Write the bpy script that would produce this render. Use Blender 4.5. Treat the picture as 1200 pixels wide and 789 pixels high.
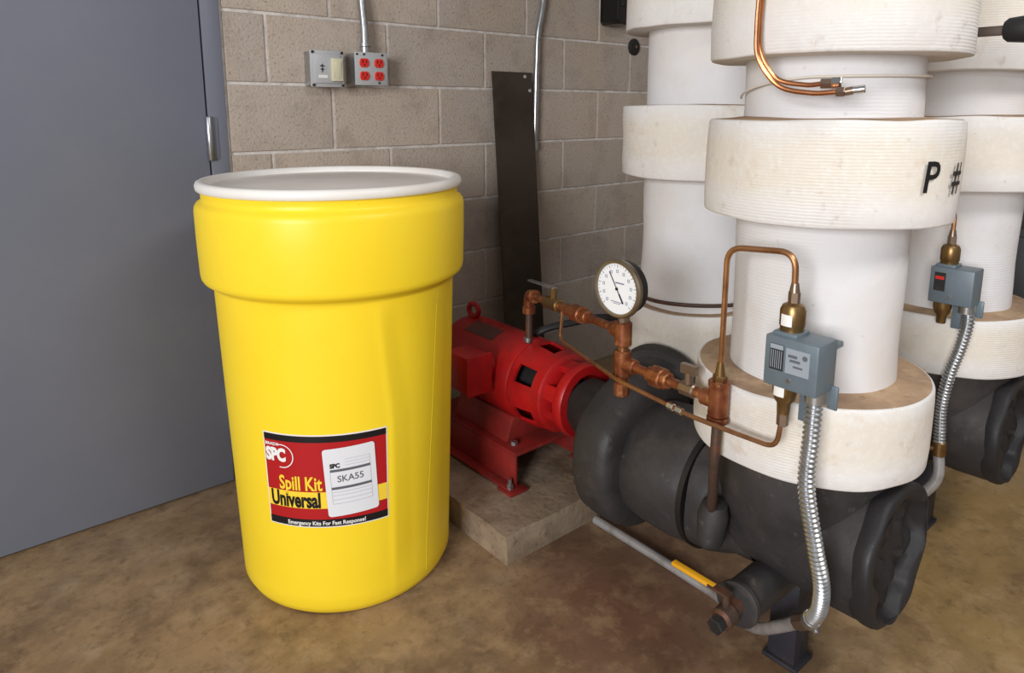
import bpy, bmesh, math, random
from mathutils import Vector, Matrix, noise as mnoise

random.seed(7)
for o in list(bpy.data.objects):
    bpy.data.objects.remove(o)
scene = bpy.context.scene
COL = scene.collection
R = math.radians

# ------------------------------------------------------------------ camera
CAM_H = 1.146
cd = bpy.data.cameras.new('camera')
cam = bpy.data.objects.new('camera', cd)
COL.objects.link(cam)
cam.location = (0, 0, CAM_H)
pitch, yaw = math.atan(0.181), R(40)
cam.rotation_euler = (R(90) - pitch, 0, -yaw)
cd.sensor_fit = 'HORIZONTAL'
cd.sensor_width = 36.0
cd.lens = 810.0 / 1200 * 36
cd.shift_y = -(394.5 - 274.0) / 1200
cd.clip_start = 0.02
scene.camera = cam

# ------------------------------------------------------------------ world, lamps, exposure
w = bpy.data.worlds.new('world')
scene.world = w
w.use_nodes = True
bg = w.node_tree.nodes['Background']
bg.inputs[0].default_value = (0.92, 0.95, 1.02, 1)
bg.inputs[1].default_value = 0.27


def area(name, loc, target, sx, sy, power, col):
    ld = bpy.data.lights.new(name, 'AREA')
    ld.shape = 'RECTANGLE'
    ld.size, ld.size_y = sx, sy
    ld.energy = power
    ld.color = col
    o = bpy.data.objects.new(name, ld)
    COL.objects.link(o)
    o.location = loc
    o.rotation_euler = (Vector(target) - Vector(loc)).to_track_quat('-Z', 'Y').to_euler()
    return o


# daylight from the left (the door hinge and the pump leg throw their shadows to the right)
area('window_left_offscreen', (-3.4, -1.1, 1.8), (0.0, -1.1, 1.8), 1.8, 1.5, 225, (0.97, 0.985, 1.0))
# ceiling fixture behind the camera
area('ceiling_lamp_offscreen', (1.0, -1.2, 2.80), (1.0, -1.2, 0.0), 1.2, 0.6, 44, (1.0, 0.98, 0.95))
scene.view_settings.view_transform = 'Standard'
scene.view_settings.look = 'None'
scene.view_settings.gamma = 1.0
scene.view_settings.use_curve_mapping = False
scene.view_settings.exposure = 0.05


# ------------------------------------------------------------------ materials
def lin(c):
    out = []
    for v in c[:3]:
        v = v / 255.0
        out.append(v / 12.92 if v <= 0.04045 else ((v + 0.055) / 1.055) ** 2.4)
    return (*out, 1)


MATS = {}


def mat(name, base, rough=0.5, metal=0.0, var=(), bump=None, ridges=None, spec=0.5, rand=None,
        coat=0.0, rvar=None, cream=None, sss=0.0):
    """var: list of (noise scale, colour, lo, hi, detail, strength, stretch-z)"""
    m = bpy.data.materials.new(name)
    m.use_nodes = True
    nt = m.node_tree
    N, L = nt.nodes, nt.links
    b = N['Principled BSDF']
    b.inputs['Roughness'].default_value = rough
    b.inputs['Metallic'].default_value = metal
    b.inputs['Specular IOR Level'].default_value = spec
    if coat:
        b.inputs['Coat Weight'].default_value = coat
        b.inputs['Coat Roughness'].default_value = 0.25
    if sss:
        b.inputs['Subsurface Weight'].default_value = sss
        b.inputs['Subsurface Radius'].default_value = (0.02, 0.015, 0.01)
    geo = N.new('ShaderNodeNewGeometry')
    pos = geo.outputs['Position']
    rgb = N.new('ShaderNodeRGB')
    rgb.outputs[0].default_value = lin(base)
    cur = rgb.outputs[0]
    if rand:
        oi = N.new('ShaderNodeObjectInfo')
        mx = N.new('ShaderNodeMix')
        mx.data_type = 'RGBA'
        mm = N.new('ShaderNodeMath')
        mm.operation = 'MULTIPLY'
        mm.inputs[1].default_value = rand[1]
        L.new(oi.outputs['Random'], mm.inputs[0])
        L.new(mm.outputs[0], mx.inputs['Factor'])
        L.new(cur, mx.inputs[6])
        mx.inputs[7].default_value = lin(rand[0])
        cur = mx.outputs[2]
    if cream:
        # yellowed middle of each cover, paler folded edges
        tc = N.new('ShaderNodeTexCoord')
        sx_ = N.new('ShaderNodeSeparateXYZ')
        L.new(tc.outputs['Generated'], sx_.inputs[0])
        nz = N.new('ShaderNodeTexNoise')
        nz.inputs['Scale'].default_value = 6
        nz.inputs['Detail'].default_value = 4
        L.new(pos, nz.inputs['Vector'])
        m1 = N.new('ShaderNodeMath')
        m1.operation = 'MULTIPLY_ADD'
        m1.inputs[1].default_value = 0.5
        L.new(nz.outputs['Fac'], m1.inputs[0])
        L.new(sx_.outputs['Z'], m1.inputs[2])
        m2 = N.new('ShaderNodeMath')
        m2.operation = 'SUBTRACT'
        m2.inputs[1].default_value = 0.80
        L.new(m1.outputs[0], m2.inputs[0])
        m3 = N.new('ShaderNodeMath')
        m3.operation = 'ABSOLUTE'
        L.new(m2.outputs[0], m3.inputs[0])
        mr = N.new('ShaderNodeMapRange')
        mr.inputs['From Min'].default_value = 0.18
        mr.inputs['From Max'].default_value = 0.38
        mr.inputs['To Min'].default_value = 0.65
        mr.inputs['To Max'].default_value = 0.0
        L.new(m3.outputs[0], mr.inputs['Value'])
        mx = N.new('ShaderNodeMix')
        mx.data_type = 'RGBA'
        L.new(mr.outputs[0], mx.inputs['Factor'])
        L.new(cur, mx.inputs[6])
        mx.inputs[7].default_value = lin(cream)
        cur = mx.outputs[2]
    for v in var:
        sc, col, lo, hi, det, st = v[:6]
        nz = N.new('ShaderNodeTexNoise')
        nz.inputs['Scale'].default_value = sc
        nz.inputs['Detail'].default_value = det
        nz.inputs['Roughness'].default_value = 0.6
        if len(v) > 6:
            mp = N.new('ShaderNodeMapping')
            mp.inputs['Scale'].default_value = v[6]
            mp.inputs['Location'].default_value = (sc, 2.3, 1.7)
            L.new(pos, mp.inputs['Vector'])
            L.new(mp.outputs[0], nz.inputs['Vector'])
        else:
            mp = N.new('ShaderNodeMapping')
            mp.inputs['Location'].default_value = (sc * 1.37, lo * 9, hi * 5)
            L.new(pos, mp.inputs['Vector'])
            L.new(mp.outputs[0], nz.inputs['Vector'])
        mr = N.new('ShaderNodeMapRange')
        mr.inputs['From Min'].default_value = lo
        mr.inputs['From Max'].default_value = hi
        mr.inputs['To Max'].default_value = st
        L.new(nz.outputs['Fac'], mr.inputs['Value'])
        mx = N.new('ShaderNodeMix')
        mx.data_type = 'RGBA'
        L.new(mr.outputs[0], mx.inputs['Factor'])
        L.new(cur, mx.inputs[6])
        mx.inputs[7].default_value = lin(col)
        cur = mx.outputs[2]
    L.new(cur, b.inputs['Base Color'])
    if rvar:
        nz = N.new('ShaderNodeTexNoise')
        nz.inputs['Scale'].default_value = rvar[0]
        nz.inputs['Detail'].default_value = 5
        L.new(pos, nz.inputs['Vector'])
        mr = N.new('ShaderNodeMapRange')
        mr.inputs['From Min'].default_value = 0.3
        mr.inputs['From Max'].default_value = 0.7
        mr.inputs['To Min'].default_value = rvar[1]
        mr.inputs['To Max'].default_value = rvar[2]
        L.new(nz.outputs['Fac'], mr.inputs['Value'])
        L.new(mr.outputs[0], b.inputs['Roughness'])
    hsock = None
    if bump:
        nz = N.new('ShaderNodeTexNoise')
        nz.inputs['Scale'].default_value = bump[0]
        nz.inputs['Detail'].default_value = bump[2] if len(bump) > 2 else 4
        L.new(pos, nz.inputs['Vector'])
        bp = N.new('ShaderNodeBump')
        bp.inputs['Strength'].default_value = bump[1]
        bp.inputs['Distance'].default_value = bump[3] if len(bump) > 3 else 0.004
        L.new(nz.outputs['Fac'], bp.inputs['Height'])
        hsock = bp.outputs[0]
    if ridges:
        wv = N.new('ShaderNodeTexWave')
        wv.wave_type = 'BANDS'
        wv.bands_direction = 'Z'
        wv.inputs['Scale'].default_value = ridges[0]
        wv.inputs['Distortion'].default_value = 1.6
        wv.inputs['Detail'].default_value = 2
        wv.inputs['Detail Scale'].default_value = 1.0
        L.new(pos, wv.inputs['Vector'])
        nz = N.new('ShaderNodeTexNoise')
        nz.inputs['Scale'].default_value = 3.5
        L.new(pos, nz.inputs['Vector'])
        mr = N.new('ShaderNodeMapRange')
        mr.inputs['From Min'].default_value = 0.48
        mr.inputs['From Max'].default_value = 0.64
        mr.inputs['To Min'].default_value = 0.06
        L.new(nz.outputs['Fac'], mr.inputs['Value'])
        mm = N.new('ShaderNodeMath')
        mm.operation = 'MULTIPLY'
        L.new(wv.outputs['Fac'], mm.inputs[0])
        L.new(mr.outputs[0], mm.inputs[1])
        b2 = N.new('ShaderNodeBump')
        b2.inputs['Strength'].default_value = ridges[1]
        b2.inputs['Distance'].default_value = 0.002
        L.new(mm.outputs[0], b2.inputs['Height'])
        if hsock:
            L.new(hsock, b2.inputs['Normal'])
        hsock = b2.outputs[0]
    if hsock:
        L.new(hsock, b.inputs['Normal'])
    MATS[name] = m
    return m


def floor_material():
    m = mat('stained_concrete_floor', (148, 125, 100), 0.5, spec=0.4,
            var=[(2.4, (104, 84, 66), 0.40, 0.62, 8, 0.8),
                 (1.3, (176, 144, 100), 0.45, 0.7, 5, 0.7),
                 (6.0, (92, 70, 54), 0.50, 0.68, 9, 0.65),
                 (9.0, (182, 160, 134), 0.53, 0.72, 9, 0.55),
                 (38.0, (90, 70, 54), 0.56, 0.72, 6, 0.4),
                 (120.0, (172, 152, 128), 0.6, 0.75, 3, 0.35)],
            bump=(60, 0.25, 6, 0.002), rvar=(4, 0.36, 0.6))
    nt = m.node_tree
    N, L = nt.nodes, nt.links
    b = N['Principled BSDF']
    src = b.inputs['Base Color'].links[0].from_socket
    geo = N.new('ShaderNodeNewGeometry')
    # wobbling coordinate for stains and cracks
    nz = N.new('ShaderNodeTexNoise')
    nz.inputs['Scale'].default_value = 3.0
    nz.inputs['Detail'].default_value = 5
    L.new(geo.outputs['Position'], nz.inputs['Vector'])
    sub = N.new('ShaderNodeVectorMath')
    sub.operation = 'SUBTRACT'
    L.new(nz.outputs['Color'], sub.inputs[0])
    sub.inputs[1].default_value = (0.5, 0.5, 0.5)
    sc = N.new('ShaderNodeVectorMath')
    sc.operation = 'SCALE'
    sc.inputs['Scale'].default_value = 0.55
    L.new(sub.outputs[0], sc.inputs[0])
    ad = N.new('ShaderNodeVectorMath')
    L.new(geo.outputs['Position'], ad.inputs[0])
    L.new(sc.outputs[0], ad.inputs[1])
    for (cx, cy, r0, r1, col, st) in ((1.16, 0.92, 0.12, 0.48, (122, 82, 64), 0.7),
                                      (0.28, 1.12, 0.02, 0.20, (88, 66, 48), 0.6),
                                      (1.13, 0.45, 0.05, 0.26, (124, 84, 60), 0.5),
                                      (0.75, 0.85, 0.02, 0.2, (150, 122, 84), 0.5),
                                      (2.0, 0.25, 0.35, 0.95, (160, 130, 78), 0.75)):
        d = N.new('ShaderNodeVectorMath')
        d.operation = 'DISTANCE'
        L.new(ad.outputs[0], d.inputs[0])
        d.inputs[1].default_value = (cx, cy, 0)
        mr = N.new('ShaderNodeMapRange')
        mr.inputs['From Min'].default_value = r0
        mr.inputs['From Max'].default_value = r1
        mr.inputs['To Min'].default_value = st
        mr.inputs['To Max'].default_value = 0
        L.new(d.outputs['Value'], mr.inputs['Value'])
        mx = N.new('ShaderNodeMix')
        mx.data_type = 'RGBA'
        L.new(mr.outputs[0], mx.inputs['Factor'])
        L.new(src, mx.inputs[6])
        mx.inputs[7].default_value = lin(col)
        src = mx.outputs[2]
    for (scl, lo, hi, col, st, det) in ((4.5, 0.46, 0.66, (98, 76, 58), 0.55, 10), (11, 0.50, 0.66, (186, 156, 118), 0.40, 10), (26, 0.54, 0.68, (84, 64, 48), 0.42, 8)):
        nz = N.new('ShaderNodeTexNoise')
        nz.inputs['Scale'].default_value = scl
        nz.inputs['Detail'].default_value = det
        nz.inputs['Roughness'].default_value = 0.68
        nz.inputs['Distortion'].default_value = 0.12
        L.new(geo.outputs['Position'], nz.inputs['Vector'])
        mr = N.new('ShaderNodeMapRange')
        mr.inputs['From Min'].default_value = lo
        mr.inputs['From Max'].default_value = hi
        mr.inputs['To Max'].default_value = st
        L.new(nz.outputs['Fac'], mr.inputs['Value'])
        mx = N.new('ShaderNodeMix')
        mx.data_type = 'RGBA'
        L.new(mr.outputs[0], mx.inputs['Factor'])
        L.new(src, mx.inputs[6])
        mx.inputs[7].default_value = lin(col)
        src = mx.outputs[2]
    vo = N.new('ShaderNodeTexVoronoi')
    vo.feature = 'DISTANCE_TO_EDGE'
    vo.inputs['Scale'].default_value = 1.15
    L.new(ad.outputs[0], vo.inputs['Vector'])
    mr = N.new('ShaderNodeMapRange')
    mr.inputs['From Min'].default_value = 0.0
    mr.inputs['From Max'].default_value = 0.006
    mr.inputs['To Min'].default_value = 0.14
    mr.inputs['To Max'].default_value = 0
    L.new(vo.outputs['Distance'], mr.inputs['Value'])
    mx = N.new('ShaderNodeMix')
    mx.data_type = 'RGBA'
    L.new(mr.outputs[0], mx.inputs['Factor'])
    L.new(src, mx.inputs[6])
    mx.inputs[7].default_value = lin((70, 54, 42))
    L.new(mx.outputs[2], b.inputs['Base Color'])
    return m


floor_material()
mat('mortar', (220, 214, 208), 0.9, var=[(30, (150, 142, 134), 0.4, 0.7, 4, 0.6)], bump=(120, 0.4))
mat('concrete_block', (192, 177, 162), 0.92, rand=((174, 163, 154), 0.8), spec=0.2,
    var=[(3.0, (182, 163, 142), 0.45, 0.65, 4, 0.6), (9, (150, 138, 127), 0.5, 0.7, 5, 0.5),
         (120, (112, 96, 84), 0.57, 0.68, 3, 0.6), (75, (190, 178, 164), 0.58, 0.7, 3, 0.45)],
    bump=(130, 0.55, 3, 0.004))
mat('pad_concrete', (150, 132, 112), 0.85, spec=0.2,
    var=[(5, (106, 86, 66), 0.45, 0.65, 6, 0.8), (14, (172, 150, 124), 0.5, 0.7, 6, 0.6),
         (60, (88, 72, 58), 0.56, 0.7, 4, 0.5)], bump=(50, 0.6, 6, 0.004))
mat('door_paint', (114, 117, 130), 0.42, spec=0.4, var=[(2, (124, 126, 134), 0.4, 0.7, 3, 0.6), (60, (114, 118, 130), 0.45, 0.6, 3, 0.4)],
    bump=(350, 0.05, 2, 0.001))
mat('hinge_steel', (176, 178, 180), 0.35, 0.9, var=[(40, (130, 132, 134), 0.5, 0.7, 3, 0.6)])
mat('yellow_plastic', (253, 219, 48), 0.38, spec=0.35, sss=0.05, var=[(4, (252, 212, 36), 0.4, 0.7, 4, 0.6), (70, (210, 160, 20), 0.68, 0.76, 4, 0.4)],
    bump=(25, 0.04, 3, 0.002))
mat('lid_rim_plastic', (236, 232, 226), 0.4, spec=0.4, var=[(6, (224, 216, 204), 0.45, 0.7, 4, 0.6)])
mat('lid_top_plastic', (236, 228, 220), 0.45, spec=0.4, var=[(5, (220, 211, 202), 0.4, 0.65, 4, 0.7), (14, (222, 216, 208), 0.5, 0.7, 4, 0.6)])
for n, c in (('print_white', (238, 236, 232)), ('print_red', (178, 28, 32)), ('print_black', (26, 24, 26)), ('print_yellow', (250, 212, 60)),
             ('print_paper', (226, 226, 230)), ('print_grey', (96, 98, 104)), ('print_pale_grey', (186, 188, 194))):
    mat(n, c, 0.4, spec=0.35)
mat('white_insulation', (222, 218, 214), 0.85, spec=0.2,
    var=[(7, (206, 198, 190), 0.52, 0.72, 6, 0.5),
         (30, (176, 164, 150), 0.62, 0.74, 5, 0.5), (11, (190, 160, 122), 0.63, 0.73, 8, 0.4), (90, (230, 228, 224), 0.5, 0.7, 3, 0.4)],
    bump=(45, 0.35, 5, 0.003), ridges=(58, 0.24), cream=(219, 208, 190))
mat('white_column_canvas', (218, 216, 217), 0.85, spec=0.2,
    var=[(3.2, (212, 200, 188), 0.5, 0.7, 4, 0.55), (9, (206, 200, 196), 0.54, 0.74, 6, 0.45),
         (40, (170, 160, 150), 0.67, 0.76, 5, 0.45)],
    bump=(40, 0.3, 5, 0.003), ridges=(52, 0.22))
mat('dusty_insulation_top', (178, 150, 122), 0.95, spec=0.1,
    var=[(6, (140, 116, 98), 0.42, 0.62, 6, 0.8), (18, (206, 180, 148), 0.5, 0.7, 5, 0.6), (50, (104, 86, 74), 0.62, 0.75, 5, 0.6)],
    bump=(60, 0.5, 5, 0.004))
mat('black_foam', (52, 49, 49), 0.55, spec=0.35, var=[(4, (68, 63, 62), 0.45, 0.65, 5, 0.7), (12, (38, 36, 37), 0.5, 0.7, 6, 0.6), (7, (88, 79, 73), 0.54, 0.74, 8, 0.6), (45, (100, 92, 86), 0.62, 0.76, 5, 0.5)],
    bump=(18, 0.6, 6, 0.006), rvar=(7, 0.45, 0.75))
mat('black_mastic', (36, 34, 35), 0.55, spec=0.35, var=[(6, (46, 44, 46), 0.45, 0.65, 5, 0.7), (60, (120, 114, 106), 0.7, 0.78, 4, 0.5)],
    bump=(16, 0.5, 5, 0.006), rvar=(9, 0.42, 0.65))
mat('black_band', (24, 22, 22), 0.5)
mat('leg_steel', (48, 48, 56), 0.55, 0.2, var=[(14, (74, 66, 62), 0.5, 0.7, 5, 0.6), (40, (110, 100, 92), 0.66, 0.76, 4, 0.5)], bump=(40, 0.3))
mat('motor_red', (178, 20, 22), 0.42, spec=0.45, var=[(5, (136, 14, 18), 0.42, 0.62, 5, 0.8), (16, (120, 24, 20), 0.55, 0.72, 6, 0.5), (60, (210, 70, 60), 0.68, 0.78, 4, 0.4)],
    bump=(60, 0.12, 3, 0.002))
mat('base_red', (140, 36, 32), 0.55, spec=0.35, var=[(8, (104, 36, 30), 0.45, 0.65, 5, 0.7), (22, (150, 60, 50), 0.58, 0.72, 5, 0.5)], bump=(40, 0.3, 4, 0.002))
mat('name_plate', (96, 48, 42), 0.5, 0.2, var=[(14, (70, 52, 44), 0.45, 0.65, 4, 0.7)])
mat('dark_iron', (40, 38, 38), 0.6, 0.3, var=[(18, (64, 56, 50), 0.5, 0.7, 5, 0.6)], bump=(60, 0.3))
mat('rust_brass', (152, 92, 58), 0.4, 0.6, var=[(22, (112, 58, 36), 0.42, 0.6, 5, 0.85), (45, (186, 136, 88), 0.55, 0.68, 4, 0.7), (60, (90, 54, 36), 0.62, 0.74, 4, 0.5)],
    bump=(90, 0.3, 4, 0.002))
mat('copper_bright', (205, 138, 96), 0.25, 0.95, var=[(20, (160, 96, 60), 0.45, 0.7, 4, 0.6)])
mat('copper_dull', (176, 128, 90), 0.34, 0.85, var=[(24, (116, 76, 44), 0.45, 0.7, 5, 0.7), (10, (196, 146, 96), 0.55, 0.7, 4, 0.6)])
mat('brass_bellows', (140, 112, 72), 0.36, 0.85, var=[(30, (108, 80, 44), 0.5, 0.7, 4, 0.6)])
mat('brown_pipe', (84, 66, 56), 0.55, 0.4, var=[(22, (128, 72, 44), 0.5, 0.68, 5, 0.7), (40, (58, 48, 44), 0.52, 0.7, 5, 0.6)])
mat('galvanised', (184, 186, 188), 0.32, 0.9, var=[(30, (146, 148, 150), 0.5, 0.7, 4, 0.6)])
mat('floor_conduit_steel', (172, 170, 170), 0.4, 0.35, var=[(20, (128, 120, 114), 0.45, 0.68, 5, 0.7)])
mat('steel_plate', (86, 76, 68), 0.42, 0.65, var=[(2.5, (62, 54, 48), 0.42, 0.62, 4, 0.8), (9, (104, 92, 80), 0.55, 0.72, 4, 0.5)], bump=(30, 0.1, 3, 0.001))
mat('switch_grey', (104, 116, 124), 0.42, 0.1, spec=0.45, var=[(20, (94, 106, 114), 0.45, 0.65, 3, 0.6)])
mat('switch_label', (150, 158, 166), 0.45)
mat('gauge_rim', (140, 128, 112), 0.34, 0.8, var=[(30, (110, 94, 76), 0.5, 0.7, 3, 0.6)])
mat('gauge_dial', (236, 238, 242), 0.35)
mat('gauge_ink', (96, 110, 140), 0.5)
mat('red_plastic', (222, 44, 34), 0.4)
mat('ivory_plastic', (214, 208, 178), 0.4)
mat('chrome', (206, 204, 202), 0.2, 1.0)
mat('nickel_brown', (140, 120, 104), 0.35, 0.8)
mat('black_gloss', (18, 18, 20), 0.25, spec=0.5)
mat('black_rubber', (30, 29, 30), 0.55)
mat('string_white', (214, 206, 194), 0.8)
mat('handle_yellow', (222, 160, 26), 0.45)
mat('lever_brown', (72, 58, 50), 0.5, 0.4)
mat('cabinet_black', (34, 32, 34), 0.5)
mat('ceramic_grey', (186, 187, 188), 0.45, 0.15)


# ------------------------------------------------------------------ geometry helpers
class G:
    def __init__(self):
        self.v, self.f, self.mi = [], [], []
        self.bev = 0.0

    def add(self, vs, fs, mi=0):
        n = len(self.v)
        self.v += [tuple(p) for p in vs]
        for f in fs:
            self.f.append(tuple(n + i for i in f))
            self.mi.append(mi)
        return self

    def box(self, x0, x1, y0, y1, z0, z1, mi=0):
        vs = [(x, y, z) for z in (z0, z1) for y in (y0, y1) for x in (x0, x1)]
        return self.add(vs, [(0, 2, 3, 1), (4, 5, 7, 6), (0, 1, 5, 4), (2, 6, 7, 3), (0, 4, 6, 2), (1, 3, 7, 5)], mi)

    def obox(self, c, ax, ay, az, hx, hy, hz):
        c, ax, ay, az = Vector(c), Vector(ax).normalized(), Vector(ay).normalized(), Vector(az).normalized()
        vs = [c + ax * hx * i + ay * hy * j + az * hz * k for k in (-1, 1) for j in (-1, 1) for i in (-1, 1)]
        return self.add(vs, [(0, 2, 3, 1), (4, 5, 7, 6), (0, 1, 5, 4), (2, 6, 7, 3), (0, 4, 6, 2), (1, 3, 7, 5)])

    def prism(self, pts, dirv):
        """closed polygon pts extruded by dirv"""
        d = Vector(dirv)
        n = len(pts)
        vs = [Vector(p) for p in pts] + [Vector(p) + d for p in pts]
        fs = [tuple(range(n - 1, -1, -1)), tuple(range(n, 2 * n))]
        fs += [(i, (i + 1) % n, n + (i + 1) % n, n + i) for i in range(n)]
        return self.add(vs, fs)

    def lathe(self, prof, origin=(0, 0, 0), axis=(0, 0, 1), seg=48, disp=None, mids=None, rfun=None):
        """prof: (h, r) list; disp(point)->Vector offset; mids: material per ring"""
        ax = Vector(axis).normalized()
        ref = Vector((0, 0, 1)) if abs(ax.z) < 0.9 else Vector((1, 0, 0))
        u = ref.cross(ax).normalized() if abs(ax.z) < 0.9 else Vector((1, 0, 0))
        v = ax.cross(u)
        o = Vector(origin)
        rings, vs, fs, ms = [], [], [], []
        for (h, r) in prof:
            if r <= 1e-6:
                rings.append([len(vs)])
                vs.append(o + ax * h)
            else:
                ring = []
                for k in range(seg):
                    a = 2 * math.pi * k / seg
                    rr = rfun(a, h, r) if rfun else r
                    ring.append(len(vs))
                    vs.append(o + ax * h + (u * math.cos(a) + v * math.sin(a)) * rr)
                rings.append(ring)
        for i in range(len(rings) - 1):
            A, B = rings[i], rings[i + 1]
            for k in range(seg):
                k2 = (k + 1) % seg
                if len(A) == 1 and len(B) == 1:
                    continue
                if len(A) == 1:
                    f = (A[0], B[k2], B[k])
                elif len(B) == 1:
                    f = (A[k], A[k2], B[0])
                else:
                    f = (A[k], A[k2], B[k2], B[k])
                fs.append(f)
                ms.append(mids[i] if mids else 0)
        if disp:
            vs = [p + disp(p) for p in vs]
        n = len(self.v)
        self.v += [tuple(p) for p in vs]
        self.f += [tuple(n + i for i in f) for f in fs]
        self.mi += ms
        return self

    def cyl(self, p0, p1, r, seg=16, r1=None, ch=0.0):
        p0, p1 = Vector(p0), Vector(p1)
        L = (p1 - p0).length
        r1 = r if r1 is None else r1
        if ch:
            prof = [(0, 0), (0, r - ch), (ch, r), (L - ch, r1), (L, r1 - ch), (L, 0)]
        else:
            prof = [(0, 0), (0, r), (L, r1), (L, 0)]
        return self.lathe(prof, p0, p1 - p0, seg)

    def tube(self, pts, r, seg=10, rfun=None):
        pts = [Vector(p) for p in pts]
        n = len(pts)
        T = []
        for i in range(n):
            a = pts[max(0, i - 1)]
            b = pts[min(n - 1, i + 1)]
            T.append((b - a).normalized())
        ref = Vector((0, 0, 1)) if abs(T[0].z) < 0.9 else Vector((1, 0, 0))
        u = (ref - T[0] * ref.dot(T[0])).normalized()
        vs, fs = [], []
        s = 0.0
        for i in range(n):
            if i:
                s += (pts[i] - pts[i - 1]).length
                u = (u - T[i] * u.dot(T[i])).normalized()
            v = T[i].cross(u)
            rr = rfun(s) if rfun else r
            for k in range(seg):
                a = 2 * math.pi * k / seg
                vs.append(pts[i] + (u * math.cos(a) + v * math.sin(a)) * rr)
        for i in range(n - 1):
            for k in range(seg):
                k2 = (k + 1) % seg
                fs.append((i * seg + k, i * seg + k2, (i + 1) * seg + k2, (i + 1) * seg + k))
        fs.append(tuple(range(seg - 1, -1, -1)))
        fs.append(tuple((n - 1) * seg + k for k in range(seg)))
        return self.add(vs, fs)

    def torus(self, c, axis, Rr, r, seg=32, s2=10):
        ax = Vector(axis).normalized()
        ref = Vector((0, 0, 1)) if abs(ax.z) < 0.9 else Vector((1, 0, 0))
        u = ref.cross(ax).normalized()
        v = ax.cross(u)
        vs, fs = [], []
        for i in range(seg):
            a = 2 * math.pi * i / seg
            d = u * math.cos(a) + v * math.sin(a)
            for k in range(s2):
                b = 2 * math.pi * k / s2
                vs.append(Vector(c) + d * (Rr + r * math.cos(b)) + ax * r * math.sin(b))
        for i in range(seg):
            for k in range(s2):
                fs.append((i * s2 + k, ((i + 1) % seg) * s2 + k, ((i + 1) % seg) * s2 + (k + 1) % s2, i * s2 + (k + 1) % s2))
        return self.add(vs, fs)


def fillet(pts, rad, n=6):
    pts = [Vector(p) for p in pts]
    out = [pts[0]]
    for i in range(1, len(pts) - 1):
        a, b, c = pts[i - 1], pts[i], pts[i + 1]
        d1, d2 = (a - b), (c - b)
        rr = min(rad, d1.length * 0.49, d2.length * 0.49)
        p, q = b + d1.normalized() * rr, b + d2.normalized() * rr
        for k in range(n + 1):
            t = k / n
            out.append(p * (1 - t) ** 2 + b * 2 * t * (1 - t) + q * t * t)
    out.append(pts[-1])
    return out


def spline(pts, n=10):
    """Catmull-Rom through the points"""
    P = [Vector(p) for p in pts]
    P = [P[0] * 2 - P[1]] + P + [P[-1] * 2 - P[-2]]
    out = []
    for i in range(1, len(P) - 2):
        p0, p1, p2, p3 = P[i - 1:i + 3]
        for k in range(n):
            t = k / n
            out.append(0.5 * ((2 * p1) + (p2 - p0) * t + (2 * p0 - 5 * p1 + 4 * p2 - p3) * t * t + (3 * p1 - p0 - 3 * p2 + p3) * t ** 3))
    out.append(P[-2])
    return out


def resample(pts, step):
    pts = [Vector(p) for p in pts]
    out = [pts[0].copy()]
    acc = 0.0
    for i in range(1, len(pts)):
        a, b = pts[i - 1], pts[i]
        L = (b - a).length
        d = step - acc
        while d <= L:
            out.append(a.lerp(b, d / L))
            d += step
        acc = L - (d - step)
    out.append(pts[-1].copy())
    return out


WORLD = {}


def mesh_from(name, g, mats, loc, sharp=35, bevel=0.0, bseg=2):
    loc = Vector(loc)
    me = bpy.data.meshes.new(name)
    me.from_pydata([tuple(Vector(p) - loc) for p in g.v], [], g.f)
    bm = bmesh.new()
    bm.from_mesh(me)
    for f, mi in zip(bm.faces, g.mi):
        f.material_index = mi
    bmesh.ops.recalc_face_normals(bm, faces=bm.faces)
    if bevel:
        ed = [e for e in bm.edges if len(e.link_faces) == 2 and e.calc_face_angle(0) > R(40)]
        bmesh.ops.bevel(bm, geom=ed, offset=bevel, segments=bseg, affect='EDGES', profile=0.5)
    bm.to_mesh(me)
    bm.free()
    me.polygons.foreach_set('use_smooth', [True] * len(me.polygons))
    me.set_sharp_from_angle(angle=R(sharp))
    for mm in (mats if isinstance(mats, (list, tuple)) else [mats]):
        me.materials.append(MATS[mm])
    return me


def tag(o, label=None, cat=None, group=None, kind=None):
    if label:
        o['label'] = label
    if cat:
        o['category'] = cat
    if group:
        o['group'] = group
    if kind:
        o['kind'] = kind
    return o


def root(name, loc, label, cat, group=None, kind=None):
    o = bpy.data.objects.new(name, None)
    o.empty_display_size = 0.05
    COL.objects.link(o)
    o.location = loc
    WORLD[o.name] = Vector(loc)
    return tag(o, label, cat, group, kind)


def part(name, g, m, parent=None, loc=None, sharp=35, bevel=0.0, bseg=2, label=None):
    """loc = world origin of the object (defaults to the parent's); geometry given in world coordinates"""
    pl = WORLD[parent.name] if parent else Vector((0, 0, 0))
    loc = Vector(loc) if loc is not None else pl
    me = mesh_from(name, g, m, loc, sharp, bevel, bseg)
    o = bpy.data.objects.new(name, me)
    COL.objects.link(o)
    if parent:
        o.parent = parent
    o.location = loc - pl
    WORLD[o.name] = loc.copy()
    if label:
        o['label'] = label
    return o


def inst(name, src, parent, loc):
    """another piece that shares src's mesh data"""
    o = bpy.data.objects.new(name, src.data)
    COL.objects.link(o)
    pl = WORLD[parent.name] if parent else Vector((0, 0, 0))
    o.parent = parent
    o.location = Vector(loc) - pl
    WORLD[o.name] = Vector(loc)
    return o


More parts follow.
